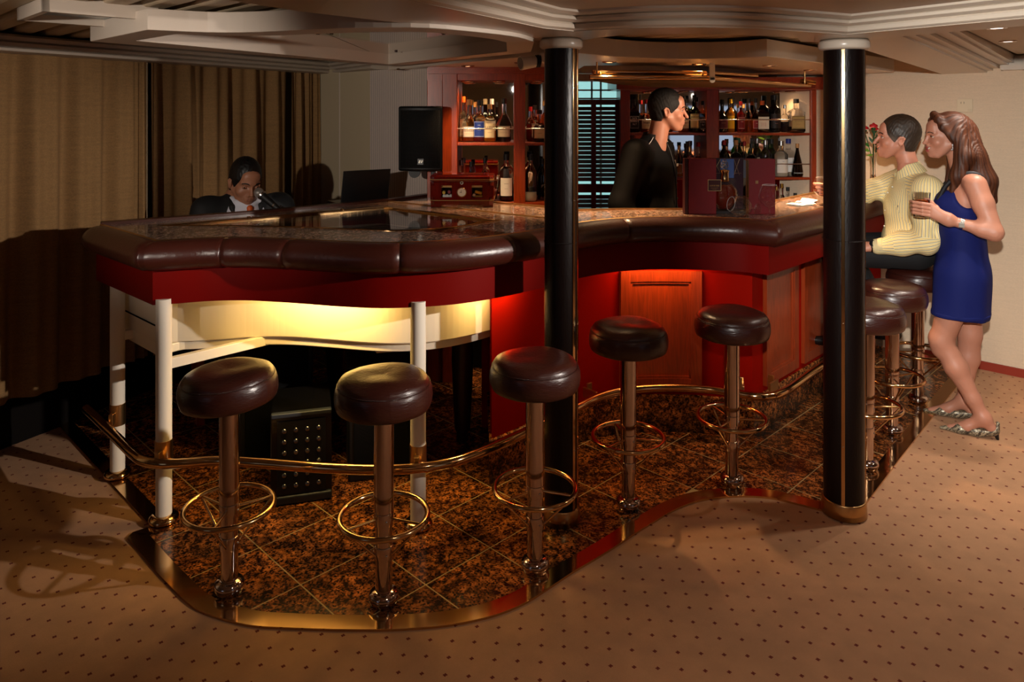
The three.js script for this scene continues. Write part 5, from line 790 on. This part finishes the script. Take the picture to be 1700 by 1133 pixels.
// --- woman standing at the right
{
  const o = thing('person', 'woman in sleeveless blue dress with long brown hair holding a tumbler', 'person', [2.388, -.008, -3.90], -2.12), skin = [.47, .205, .13], sk = skinMat();
  const nk = [0, 1.345, .012], hm = pose(0.0, 1.532, .080, .32, .03, 0, .97);
  const hd = headGeo({ fem: 1, skin, lip: [.42, .055, .06], lipMix: .85, smile: 1, neck: .043, jaw: .88, nose: .75, neckTo: [0, -.215, -.07] }).applyMatrix4(hm);
  const kneeL = [.09, .462, .10], ankL = [.10, .098, -.085], kneeR = [-.085, .47, -.03], ankR = [-.10, .102, .0], shL = [.155, 1.292, -.050], elL = [.215, 1.065, -.128], wrL = [.222, 1.106, .035];
  const leg = (hip, kn, an, toe) => [C(hip, kn, .088, .055), C(kn, mix3(kn, an, .35), .052, .055), C(mix3(kn, an, .35), mix3(kn, an, .75), .054, .036), C(mix3(kn, an, .75), an, .036, .032), C(add(kn, [0, .01, .012]), add(kn, [0, -.05, .008]), .045, .04), C(an, add(an, [0, -.045, -.035]), .031, .026), C(an, add(an, toe[0]), .033, .026), C(add(an, toe[0]), add(an, toe[1]), .027, .015)];
  const body = solid([E3([0, 1.20, -.005], [.145, .15, .088]), E3([0, 1.0, .0], [.13, .16, .09]), E3([0, .84, -.01], [.15, .13, .095]), C(nk, [0, 1.27, -.015], .046, .07), C([-.12, 1.30, -.02], [.12, 1.30, -.03], .043, .043), C(shL, mix3(shL, elL, .4), .054, .049), C(mix3(shL, elL, .4), elL, .049, .040), C(elL, mix3(elL, wrL, .3), .039, .038), C(mix3(elL, wrL, .3), wrL, .037, .0245),
    C([-.155, 1.29, .0], [-.175, 1.06, .03], .05, .04), C([-.175, 1.06, .03], [-.165, .86, .07], .037, .025), ...leg([.085, .83, .0], kneeL, ankL, [[0, -.06, .07], [0, -.082, .15]]), ...leg([-.085, .83, .0], kneeR, ankR, [[0, -.06, .075], [0, -.086, .16]])], .022, .0085);
  const gx = .190, gz = .188; // glass axis
  const ringPt = (r, deg, y) => [gx + r * Math.cos(deg * Math.PI / 180), y, gz + r * Math.sin(deg * Math.PI / 180)];
  const fing = []; [1.190, 1.171, 1.152, 1.135].forEach((y, i) => fing.push(...chain([ringPt(.062, -52, y - .006), ringPt(.054, -8, y + .001), ringPt(.0515, 40, y + .005), ringPt(.0505, 74 - i * 7, y + .006)], .0098 - i * .0004, .0076)));
  const hand = solid([C(wrL, mix3(wrL, [.235, 1.15, .11], .4), .0245, .026), ...[1.184, 1.167, 1.150, 1.134].map(y => ({ ...C([.226, 1.110 + (y - 1.155) * .45, .065], ringPt(.062, -54, y - .006), .018, .0122), k: .02 })), ...fing, ...chain([[.222, 1.135, .09], [.190, 1.168, .122], ringPt(.056, -130, 1.19), ringPt(.052, -165, 1.20)], .0145, .0088, .010)], .010, .0032);
  const handR = solid(handPrims([-.165, .86, .07], [.05, -1, .1], [1, 0, 0], 1, .4, .9), .01, .0035);
  for (const g of [body, hand, handR]) paint(g, (x, y, z) => skin.map((c, i) => c * (1 + .06 * Math.sin(x * 40 + y * 23) * Math.sin(z * 37))));
  part('body', mergeSkin([hd, body, hand, handR]), sk, o);
  const hairM = M(0xffffff, .55, 0, { vertexColors: true, specularIntensity: .6 }), hb = [.060, .018, .008];
  face(o, hm, { fem: 1, skin, skinM: sk, hairM: M(0x1c0b06, .5), iris: 'brown', smile: 1, gaze: [0, 0] });
  // dress
  const dr = [E3([0, 1.16, .008], [.162, .13, .108]), E3([.062, 1.175, .078], [.062, .07, .058]), E3([-.062, 1.175, .078], [.062, .07, .058]), E3([0, .99, .010], [.160, .24, .113]), E3([0, .80, .006], [.175, .22, .122]), C([.045, .62, .008], [.045, .8, .006], .124, .118), C([-.045, .62, .008], [-.045, .8, .006], .124, .118), C([.075, .80, .02], [.085, .58, .052], .10, .092)], df = blend(dr, .05);
  const dress = nets((x, y, z) => { let d = df(x, y, z) - .003 * Math.sin(Math.atan2(x, z) * 9 + y * 2) * clamp((1.05 - y) * 1.6); const arm = Math.min(Math.hypot((x - .165), (y - 1.285) * .72, (z + .03)) - .088, Math.hypot((x + .165), (y - 1.285) * .72, (z + .0)) - .088); d = -smin(-d, arm, .01); d = Math.max(d, y - 1.262 - .03 * clamp(-z * 6, -1, 1), .592 + .012 * Math.sin(z * 9) - y); return d; }, [-.24, .57, -.2], [.24, 1.36, .24], .0075);
  const db = M(0x101a58, .75, 0, { specularIntensity: .4 }); const dm = part('dress', dress, db, o, 'royal blue sleeveless dress'); part('hem_band', nets((x, y, z) => Math.max(df(x, y, z) - .002, y - .618, .596 - y), [-.24, .585, -.2], [.24, .64, .24], .006), db, dm);
  for (const s of [-1, 1]) part('strap', tube([[s * .095, 1.20, .115], [s * .105, 1.29, .07], [s * .115, 1.345, -.01], [s * .115, 1.335, -.07], [s * .10, 1.22, -.115]], .012, 30, 8).scale(1, 1, 1), M(0x0a0a12, .6), dm, 'black shoulder strap');
  // long hair
  const H = q => { const v = V(...q).applyMatrix4(hm); return v.toArray(); };
  const cap = E3([0, .045, -.026], [.087, .092, .106]);
  const hp = [C(H([0, .02, -.085]), [.01, 1.42, -.035], .070, .068), C([.01, 1.42, -.035], [.02, 1.30, -.09], .068, .062), C([.02, 1.30, -.09], [.03, 1.205, -.128], .056, .022), C(H([.070, .02, -.035]), [.085, 1.43, .0], .034, .040), C([.085, 1.43, .0], [.098, 1.33, .025], .040, .040), C([.098, 1.33, .025], [.102, 1.245, .052], .034, .014), C(H([-.070, .02, -.03]), [-.07, 1.42, .04], .032, .034), C([-.07, 1.42, .04], [-.075, 1.29, .075], .032, .014), C(H([-.012, .122, .055]), H([.045, .098, .052]), .012, .014), C(H([.045, .098, .052]), H([.074, .050, .038]), .014, .014), C(H([.074, .050, .038]), H([.083, -.005, .0]), .014, .016), C(H([-.012, .122, .055]), H([-.06, .085, .052]), .012, .012), C(H([-.06, .085, .052]), H([-.08, .0, .005]), .012, .014)];
  const hf0 = blend(hp, .026), hmi = hm.clone().invert(), tv = V(0, 0, 0), hf = (x, y, z) => { tv.set(x, y, z).applyMatrix4(hmi); const line = tv.z > .045 ? .078 + (tv.z - .045) * .5 : tv.z > -.02 ? lerp(-.02, .078, (tv.z + .02) / .065) : -.2; return smin(hf0(x, y, z), Math.max(dist(cap, tv.x, tv.y, tv.z), (line - tv.y) * .7), .02); }, hairN = (x, y, z) => Math.sin(Math.atan2(z + .03, x - .02) * 38 + 3 * Math.sin(y * 11));
  const [hlo, hhi] = boundsOf([...hp, E3(H([0, .045, -.026]), [.11, .11, .11])], .02); const hg = nets((x, y, z) => hf(x, y, z) + .0016 * hairN(x, y, z), hlo, hhi, .0048);
  paint(hg, (x, y, z) => { const t = .5 + .5 * hairN(x, y, z), u = .5 + .5 * Math.sin(Math.atan2(z, x) * 17 + y * 6); return mix3([.026, .007, .003], [.105, .032, .012], t * .4 + u * .4); });
  part('hair', hg, hairM, o, 'long straight chestnut hair');
  { const e = H([.084, -.045, -.004]); part('earring', join([new THREE.SphereGeometry(.0055, 12, 8).translate(...e), new THREE.TorusGeometry(.008, .0022, 8, 18).translate(e[0] + .002, e[1] - .015, e[2]), new THREE.SphereGeometry(.004, 10, 8).translate(e[0] + .002, e[1] - .024, e[2] + .004)]), M(0xdedede, .15, .3), o); }
  { const a = mix3(wrL, elL, .16), d = nrm(sub(elL, wrL)); const g = new THREE.CylinderGeometry(.0285, .0285, .017, 24, 1, true).applyQuaternion(new THREE.Quaternion().setFromUnitVectors(V(0, 1, 0), V(...d))).translate(...a); const w = part('wristwatch', g, M(0xb9b9b4, .25, 1, { side: THREE.DoubleSide }), o, 'silver bracelet watch'); part('dial', new RoundedBoxGeometry(.026, .026, .008, 2, .003).rotateY(1.45).rotateZ(-.2).translate(a[0] + .028, a[1] - .004, a[2]), M(0xd9d9cf, .2, .6), w); }
  const shoe = (an, toe, heelZ) => { const b = an, f = solid([C(add(b, [0, -.062, -.035]), add(b, [0, -.075, .03]), .0235, .026), C(add(b, [0, -.075, .03]), add(b, [0, -.092 + .014, .10]), .027, .028), C(add(b, [0, -.082, .10]), add(b, [0, -.092, .185]), .026, .010), C(add(b, [0, -.05, -.052]), add(b, [0, -.015, -.062]), .02, .010)], .02, .0045, (d, x, y, z) => { const zz = z - b[2]; const open = Math.hypot((x - b[0]) * .9, (y - b[1] + .028) * 1.0, Math.max(0, Math.abs(zz - .025) - .05)) - .031; return Math.max(-smin(-d, open, .006), .003 - (y - b[1] + .098)); }); paint(f, (x, y, z) => { const h = hash((x * 500) | 0, ((y + z) * 500) | 0); return h > .62 ? [.42, .36, .24] : h > .3 ? [.05, .04, .03] : [.16, .13, .09]; }); const s = part('shoe', f, new THREE.MeshPhysicalMaterial({ color: 0xffffff, vertexColors: true, roughness: .35, metalness: .35 }), o, 'glittery kitten heel pump'); part('heel', rod(add(b, [0, -.098, -.062]), add(b, [0, -.055, -.05]), .006, .017, 12), mt.black, s); part('sole', solid([C(add(b, [0, -.094, .06]), add(b, [0, -.096, .17]), .016, .006)], .01, .006, (d, x, y, z) => Math.max(d, Math.abs(y - b[1] + .094) - .004)), mt.black, s); };
  shoe(ankL); shoe(ankR);
  const t = thing('tumbler', 'glass tumbler of amber drink held by the woman', 'glass', [2.388 + Math.sin(-2.12) * gz + Math.cos(-2.12) * gx, 1.108, -3.90 + Math.cos(-2.12) * gz - Math.sin(-2.12) * gx]); part('glass', lathe([[0, 0], [.034, 0], [.037, .004], [.042, .128], [.0395, .128], [.035, .012], [0, .010]], 36), M(0xffffff, .01, 0, { transmission: 1, thickness: .0025, ior: 1.48 }), t); part('drink', lathe([[0, .0105], [.0345, .0125], [.0382, .088], [0, .088]], 32), M(0xd9741a, .02, 0, { transmission: .9, thickness: .06, ior: 1.33, attenuationColor: new THREE.Color(.85, .35, .05), attenuationDistance: .05 }), t);
}
// --- seated man
{
  const o = thing('person', 'smiling man in yellow striped shirt seated on a bar stool', 'person', [2.309, 0, -4.197], -2.07), skin = [.55, .235, .15], sk = skinMat();
  const hm = pose(-.01, 1.502, .104, .12, -.06, 0, 1.0);
  const hd = headGeo({ skin, lip: [.45, .16, .12], smile: 1, neck: .051, nose: 1.1, neckTo: [0, -.215, -.085], beard: .12 }).applyMatrix4(hm);
  const ya = .32, shL = [.180, 1.228, -.05], elL = [.255, .960, -.04], wrL = [.205, .900, .222], shR = [-.165, 1.235, .09], elR = [.0, 1.172, .30], wrR = [.245, 1.195, .415];
  const handL = solid(handPrims(wrL, [-.1, -.06, .9], [-.1, -1, .05], -1, .45, 1.0), .008, .0034);
  const gp = (r, deg, y) => [.309 + r * Math.cos(deg * Math.PI / 180), y, .470 + r * Math.sin(deg * Math.PI / 180)], fr = [];
  [1.248, 1.230, 1.212, 1.196].forEach((y, i) => fr.push(...chain([gp(.070, -112, y - .004), gp(.0655, -62, y), gp(.063, -12, y + .002), gp(.062, 32 - i * 8, y + .003)], .0098, .008)));
  const handR = solid([C(wrR, gp(.085, -140, 1.215), .027, .026), ...[1.242, 1.226, 1.210, 1.196].map(y => ({ ...C(gp(.082, -146, y - .008), gp(.070, -114, y - .004), .017, .013), k: .02 })), ...fr, ...chain([gp(.085, -150, 1.215), gp(.070, -178, 1.228), gp(.066, -205, 1.238), gp(.064, -228, 1.244)], .015, .009, .01)], .010, .0034);
  const torso = solid([E3([0, 1.12, .02], [.16, .18, .1], ya), C(mix3(elL, wrL, .7), wrL, .034, .028), C(mix3(elR, wrR, .6), wrR, .034, .028), C([0, 1.20, .02], [-.005, 1.33, .05], .06, .056), C([.1, 1.0, 0], [.1, .9, 0], .05)], .03, .01);
  for (const g of [handL, handR, torso]) paint(g, () => skin);
  part('body', mergeSkin([hd, handL, handR, torso]), sk, o);
  const hairM = M(0xffffff, .5, 0, { vertexColors: true }), hg = shortHair(.0105, [[.12, .105], [.085, .082], [.062, .062], [.052, .02], [.030, -.012], [.012, -.028], [-.01, .012], [-.03, .0], [-.045, -.07], [-.2, -.082]], .0011); paint(hg, (x, y, z) => { const g = clamp((.030 - y) * 22) * clamp((z + .01) * 22); const s = .7 + .6 * hash((x * 900) | 0, ((z + y) * 900) | 0); return mix3([.030, .018, .011], [.15, .125, .105], g * .85).map(c => c * s); }); hg.applyMatrix4(hm);
  part('hair', hg, hairM, o, 'short dark hair greying at the temple'); face(o, hm, { skin, skinM: sk, hairM: M(0x2a1a10, .6), iris: 'blue', smile: 1 });
  // striped shirt
  const stripe = tex(256, 32, (u, v) => { const s = (u * 2) % 1, w = .97 + .06 * hash((u * 256) | 0, (v * 32) | 0); const c = s < .40 ? [.94, .88, .68] : s < .56 ? [.50, .46, .46] : s < .80 ? [.94, .88, .68] : [.93, .80, .45]; return c.map(x => x * w); });
  const sp = [E3([.0, 1.13, .025], [.195, .165, .125], ya), C([0, .90, .0], [0, 1.08, .022], .145, .150), E3([.01, .93, .03], [.165, .12, .15], ya), C([-.12, 1.225, .075], [.13, 1.222, -.035], .078, .078), C([-.01, 1.235, .02], [-.005, 1.285, .04], .10, .062), C(shL, mix3(shL, elL, .5), .072, .068), C(mix3(shL, elL, .5), elL, .067, .062), C(elL, mix3(elL, wrL, .45), .063, .058), C(mix3(elL, wrL, .45), mix3(elL, wrL, .90), .055, .042), C(shR, elR, .078, .060), C(elR, mix3(elR, wrR, .7), .058, .042)];
  const sf = blend(sp, .055), [slo, shi] = boundsOf(sp, .03);
  const shirt = nets((x, y, z) => { let d = sf(x, y, z); const aL = Math.hypot(x - elL[0], y - elL[1], z - elL[2]), aR = Math.hypot(x - elR[0], y - elR[1], z - elR[2]); d += .005 * Math.sin(z * 62 + y * 34 + x * 10) * Math.exp(-((aL / .15) ** 2)) + .0045 * Math.sin(z * 70 - y * 40) * Math.exp(-((aR / .16) ** 2)) + .0035 * Math.sin(y * 48 + z * 22 + x * 14) * clamp((1.14 - y) * 5); return Math.max(d, .855 - y); }, slo, shi, .0075);
  const shM = M(0xffffff, .8, 0, { map: rep(stripe, 1 / .030, 4) }), sm = part('shirt', boneUV(shirt, sp, .030), shM, o, 'pale yellow shirt with fine grey stripes');
  { const ax = nrm([-.004, .075, .026]), c0 = [-.002, 1.268, .028], fw = nrm([.30, -.05, .95]);
    const shell = (x, y, z) => { const d = [x - c0[0], y - c0[1], z - c0[2]], h = dt(d, ax), r = [d[0] - ax[0] * h, d[1] - ax[1] * h, d[2] - ax[2] * h], R = Math.hypot(...r), fr = dt(r, fw) / (R + 1e-6), drop = clamp((fr - .35) * 1.5) * .05; return Math.max(Math.abs(R - (.092 - .34 * h)) - .0045, h - .088 + drop * .55, .022 - drop * .75 - h, (fr - .955) * .08); };
    part('collar', boneUV(nets(shell, [-.13, 1.19, -.11], [.13, 1.40, .17], .0042), [C(add(c0, mul(ax, -.05)), add(c0, mul(ax, .1)), .08)], .030), shM, sm); }
  part('button', join([[.066, 1.226, .128], [.045, 1.19, .152], [.055, 1.09, .165], [.06, 1.0, .17]].map(p => new THREE.SphereGeometry(.0045, 8, 6).translate(...p))), M(0xf2eee0, .3), sm); part('cuff', rod(mix3(elL, wrL, .78), mix3(elL, wrL, .95), .045, .041, 24), shM, sm); part('embroidery', bx(.006, .012, .003, .17, 1.13, .098, .001), M(0x1c2340, .6), sm, 'tiny dark embroidered emblem');
  { const a = mix3(elL, wrL, .985), d = nrm(sub(elL, wrL)), q = new THREE.Quaternion().setFromUnitVectors(V(0, 1, 0), V(...d)); const w = part('wristwatch', new THREE.CylinderGeometry(.033, .033, .022, 24, 1, true).applyQuaternion(q).translate(...a), M(0x8d8d8d, .25, 1, { side: THREE.DoubleSide }), o, 'steel wristwatch'); part('dial', new THREE.CylinderGeometry(.017, .018, .01, 20).rotateZ(-1.2).translate(a[0] + .024, a[1] + .022, a[2]), M(0x15161a, .2, .5), w); }
  const tr = [E3([0, .885, .0], [.17, .10, .14], ya * .5), C([.09, .865, .01], [.135, .835, .42], .096, .076), C([.135, .83, .42], [.13, .36, .36], .07, .05), C([-.09, .865, .01], [-.135, .835, .40], .096, .076), C([-.135, .83, .40], [-.13, .37, .13], .07, .05)];
  part('trousers', solid(tr, .03, .009, (d, x, y, z) => Math.max(d, .776 - y - (z > .14 ? 9 : 0))), M(0x0b0b0e, .8), o, 'black trousers'); part('belt', solid([E3([0, .90, .005], [.178, .02, .152], ya * .5)], .01, .007), M(0x120c0a, .5), o);
  for (const [x, y, z] of [[.13, .30, .37], [-.13, .31, .14]]) part('shoe', solid([C([x, y + .03, z - .02], [x, y + .02, z + .06], .04, .036), C([x, y + .018, z + .06], [x, y + .01, z + .17], .036, .024)], .02, .007, (d, a, b) => Math.max(d, y - .012 - b)), M(0x0d0a09, .3), o);
}
// --- bartender
{
  const o = thing('person', 'bartender in black high collared jacket looking to the right', 'person', [.834, 0, -4.36], 1.02), skin = [.50, .215, .135], sk = skinMat();
  const hm = pose(.03, 1.662, .075, .50, .04, 0, 1.0);
  const hd = headGeo({ skin, lip: [.36, .10, .085], neck: .054, nose: 1.15, neckTo: [-.01, -.23, -.06], beard: .2 }).applyMatrix4(hm);
  const shR = [-.195, 1.42, -.03], elR = [-.27, 1.13, -.09], wrR = [-.24, .92, .08], shL = [.195, 1.42, -.02], elL = [.26, 1.13, -.05], wrL = [.2, .92, .12];
  const hands = [handPrims(wrR, [.1, -.6, .6], [.8, 0, -.2], -1, .4), handPrims(wrL, [-.1, -.6, .6], [-.8, 0, -.2], 1, .4)].map(p => solid(p, .008, .0045)), torso = solid([E3([0, 1.25, 0], [.16, .2, .1]), E3([0, .95, 0], [.15, .16, .11]), C([0, 1.4, -.01], [.005, 1.5, .02], .062)], .03, .012); for (const g of [...hands, torso]) paint(g, () => skin);
  part('body', mergeSkin([hd, ...hands, torso]), sk, o);
  const hg = shortHair(.005, [[.12, .10], [.088, .082], [.072, .066], [.060, .03], [.035, .004], [.010, -.025], [-.012, .012], [-.03, .0], [-.045, -.065], [-.2, -.075]], .0012); hg.applyMatrix4(hm); part('hair', hg, M(0x0d0806, .75), o, 'close cropped dark hair'); face(o, hm, { skin, skinM: sk, hairM: M(0x140b07, .7), iris: 'blue' });
  const jp = [E3([0, 1.28, .0], [.205, .18, .13]), E3([0, 1.05, .0], [.185, .25, .14]), C([-.14, 1.415, -.02], [.14, 1.415, -.02], .07), C(shR, elR, .082, .066), C(elR, mix3(elR, wrR, .85), .064, .045), C(shL, elL, .08, .066), C(elL, mix3(elL, wrL, .85), .064, .045), C([-.05, 1.455, -.01], [.05, 1.455, -.01], .062), C([0, .8, 0], [0, 1.0, 0], .15)];
  const jk = part('jacket', solid(jp, .04, .009, (d, x, y, z) => Math.max(d + .004 * Math.sin(y * 40 + x * 18) * clamp((1.3 - y) * 4) * .6, .78 - y)), M(0x070607, .75, 0, { specularIntensity: .4 }), o, 'black jacket with stand up collar');
  const cg = new THREE.CylinderGeometry(.068, .078, .05, 36, 1, true, .18, Math.PI * 2 - .36).rotateX(.16).translate(.004, 1.500, .006); part('stand_collar', cg, M(0x0b0a0b, .7, 0, { side: THREE.DoubleSide }), jk);
  part('piping', tube([[-.075, 1.506, .03], [-.13, 1.482, .035], [-.19, 1.455, .035], [-.235, 1.412, .03]], .0022, 24, 6), M(0xcfcfcf, .5), jk, 'white shoulder piping'); part('piping', tube([[.075, 1.506, .03], [.13, 1.482, .035], [.19, 1.455, .035], [.235, 1.412, .03]], .0022, 24, 6), M(0xcfcfcf, .5), jk);
  part('placket', tube([[.0, 1.49, .075], [.0, 1.42, .105], [0, 1.30, .134], [0, 1.1, .144], [0, .85, .146]], .004, 30, 6), M(0x050505, .5), jk); part('button', join([1.42, 1.33, 1.24, 1.15, 1.06].map((y, i) => new THREE.SphereGeometry(.006, 10, 8).translate(.008, y, [.105, .128, .138, .144, .146][i]))), M(0x141414, .3), jk);
  part('name_badge', bx(.03, .018, .004, .085, 1.34, .118, .002).rotateY(.0), M(0xd9d2bd, .3, .5), jk, 'small pale name badge');
  const leg = s => [C([s * .09, .88, 0], [s * .1, .48, .01], .092, .066), C([s * .1, .48, .01], [s * .1, .07, -.01], .064, .048)]; part('trousers', solid([...leg(1), ...leg(-1), E3([0, .88, 0], [.165, .12, .12])], .03, .012), mt.black, o); for (const s of [-1, 1]) part('shoe', solid([C([s * .1, .045, -.03], [s * .11, .04, .08], .042, .038), C([s * .11, .035, .08], [s * .115, .03, .16], .036, .026)], .02, .009, (d, x, y) => Math.max(d, .002 - y)), mt.blackGloss, o);
}
// --- pianist
{
  const o = thing('person', 'pianist in black suit and orange tie singing with lowered head', 'person', [-1.50, 0, -4.13], .50), skin = [.34, .145, .08], sk = skinMat();
  const hm = pose(.0, 1.266, .05, .20, .30, -.05, 1.0);
  const hd = headGeo({ skin, lip: [.22, .075, .05], neck: .056, nose: .85, neckTo: [-.02, -.20, -.12] }).applyMatrix4(hm);
  const shR = [-.195, 1.11, -.02], elR = [-.27, .82, .06], wrR = [-.15, .76, .30], shL = [.2, 1.11, -.02], elL = [.27, .82, .06], wrL = [.15, .76, .30];
  const hands = [handPrims(wrR, [.1, -.1, .9], [0, -1, 0], 1, .5), handPrims(wrL, [-.1, -.1, .9], [0, -1, 0], -1, .5)].map(p => solid(p, .008, .0045)), torso = solid([E3([0, .9, 0], [.16, .2, .1]), C([0, 1.05, -.01], [.0, 1.14, .0], .058)], .03, .012); for (const g of [...hands, torso]) paint(g, () => skin);
  part('body', mergeSkin([hd, ...hands, torso]), sk, o);
  const hg = shortHair(.008, [[.12, .108], [.088, .088], [.066, .07], [.050, .03], [.030, .0], [.008, -.03], [-.012, .012], [-.03, .0], [-.045, -.065], [-.2, -.075]], .001); hg.applyMatrix4(hm); part('hair', hg, M(0x070505, .5), o, 'short black hair'); face(o, hm, { skin, skinM: sk, hairM: M(0x090605, .6), closed: 1 });
  const jp = [E3([0, .95, .0], [.205, .19, .14]), E3([0, .70, .0], [.18, .25, .14]), C([-.14, 1.11, -.02], [.14, 1.11, -.02], .072), C(shR, elR, .082, .066), C(elR, mix3(elR, wrR, .9), .062, .042), C(shL, elL, .082, .066), C(elL, mix3(elL, wrL, .9), .062, .042), C([-.05, 1.155, -.04], [.05, 1.155, -.04], .052)], jf = blend(jp, .04), [jl, jh] = boundsOf(jp, .03);
  const jk = part('suit_jacket', nets((x, y, z) => { const v = Math.max(Math.abs(x - .01) - .062 * clamp((y - .87) / .27), .87 - y, .01 - z); return Math.max(-smin(-jf(x, y, z), v, .004), .50 - y); }, jl, jh, .008), M(0x08080a, .8), o, 'black suit jacket');
  part('shirt', solid([E3([.0, .93, .03], [.12, .16, .112]), C([.0, 1.04, .03], [.015, 1.09, .02], .066, .062), ...chain([[-.068, 1.075, .02], [-.05, 1.06, .08], [.012, 1.035, .108]], .014, .008, .01), ...chain([[.085, 1.075, .02], [.065, 1.06, .08], [.012, 1.035, .108]], .014, .008, .01)], .02, .006).translate(0, .10, 0), M(0xcfd0dc, .7), o, 'white shirt with collar'); part('tie', solid([C([.012, 1.028, .118], [.012, 1.0, .13], .017, .013), C([.012, 1.0, .13], [.012, .86, .152], .013, .026), C([.012, .86, .152], [.012, .8, .15], .026, .026)],   .01, .005).translate(0, .10, .004), M(0xc8561a, .5), o, 'orange tie');
  for (const s of [-1, 1]) part('lapel', solid(chain([[s * .072, 1.09, -.01], [s * .075, 1.04, .085], [s * .05, .93, .135], [s * .01, .82, .148]], .014, .008, .02), .02, .006).translate(0, .095, 0), M(0x0a0a0c, .75), jk);
  const leg = s => [C([s * .09, .54, 0], [s * .12, .50, .40], .09, .07), C([s * .12, .49, .40], [s * .12, .08, .36], .066, .048)]; part('trousers', solid([...leg(1), ...leg(-1), E3([0, .56, -.02], [.17, .085, .13])], .03, .012, (d, x, y, z) => Math.max(d, z < .16 ? .479 - y : -9)), mt.black, o); for (const s of [-1, 1]) part('shoe', solid([C([s * .12, .045, .34], [s * .12, .035, .50], .042, .03)], .02, .01, (d, x, y) => Math.max(d, .002 - y)), mt.blackGloss, o);
}

renderer.render(scene, camera);
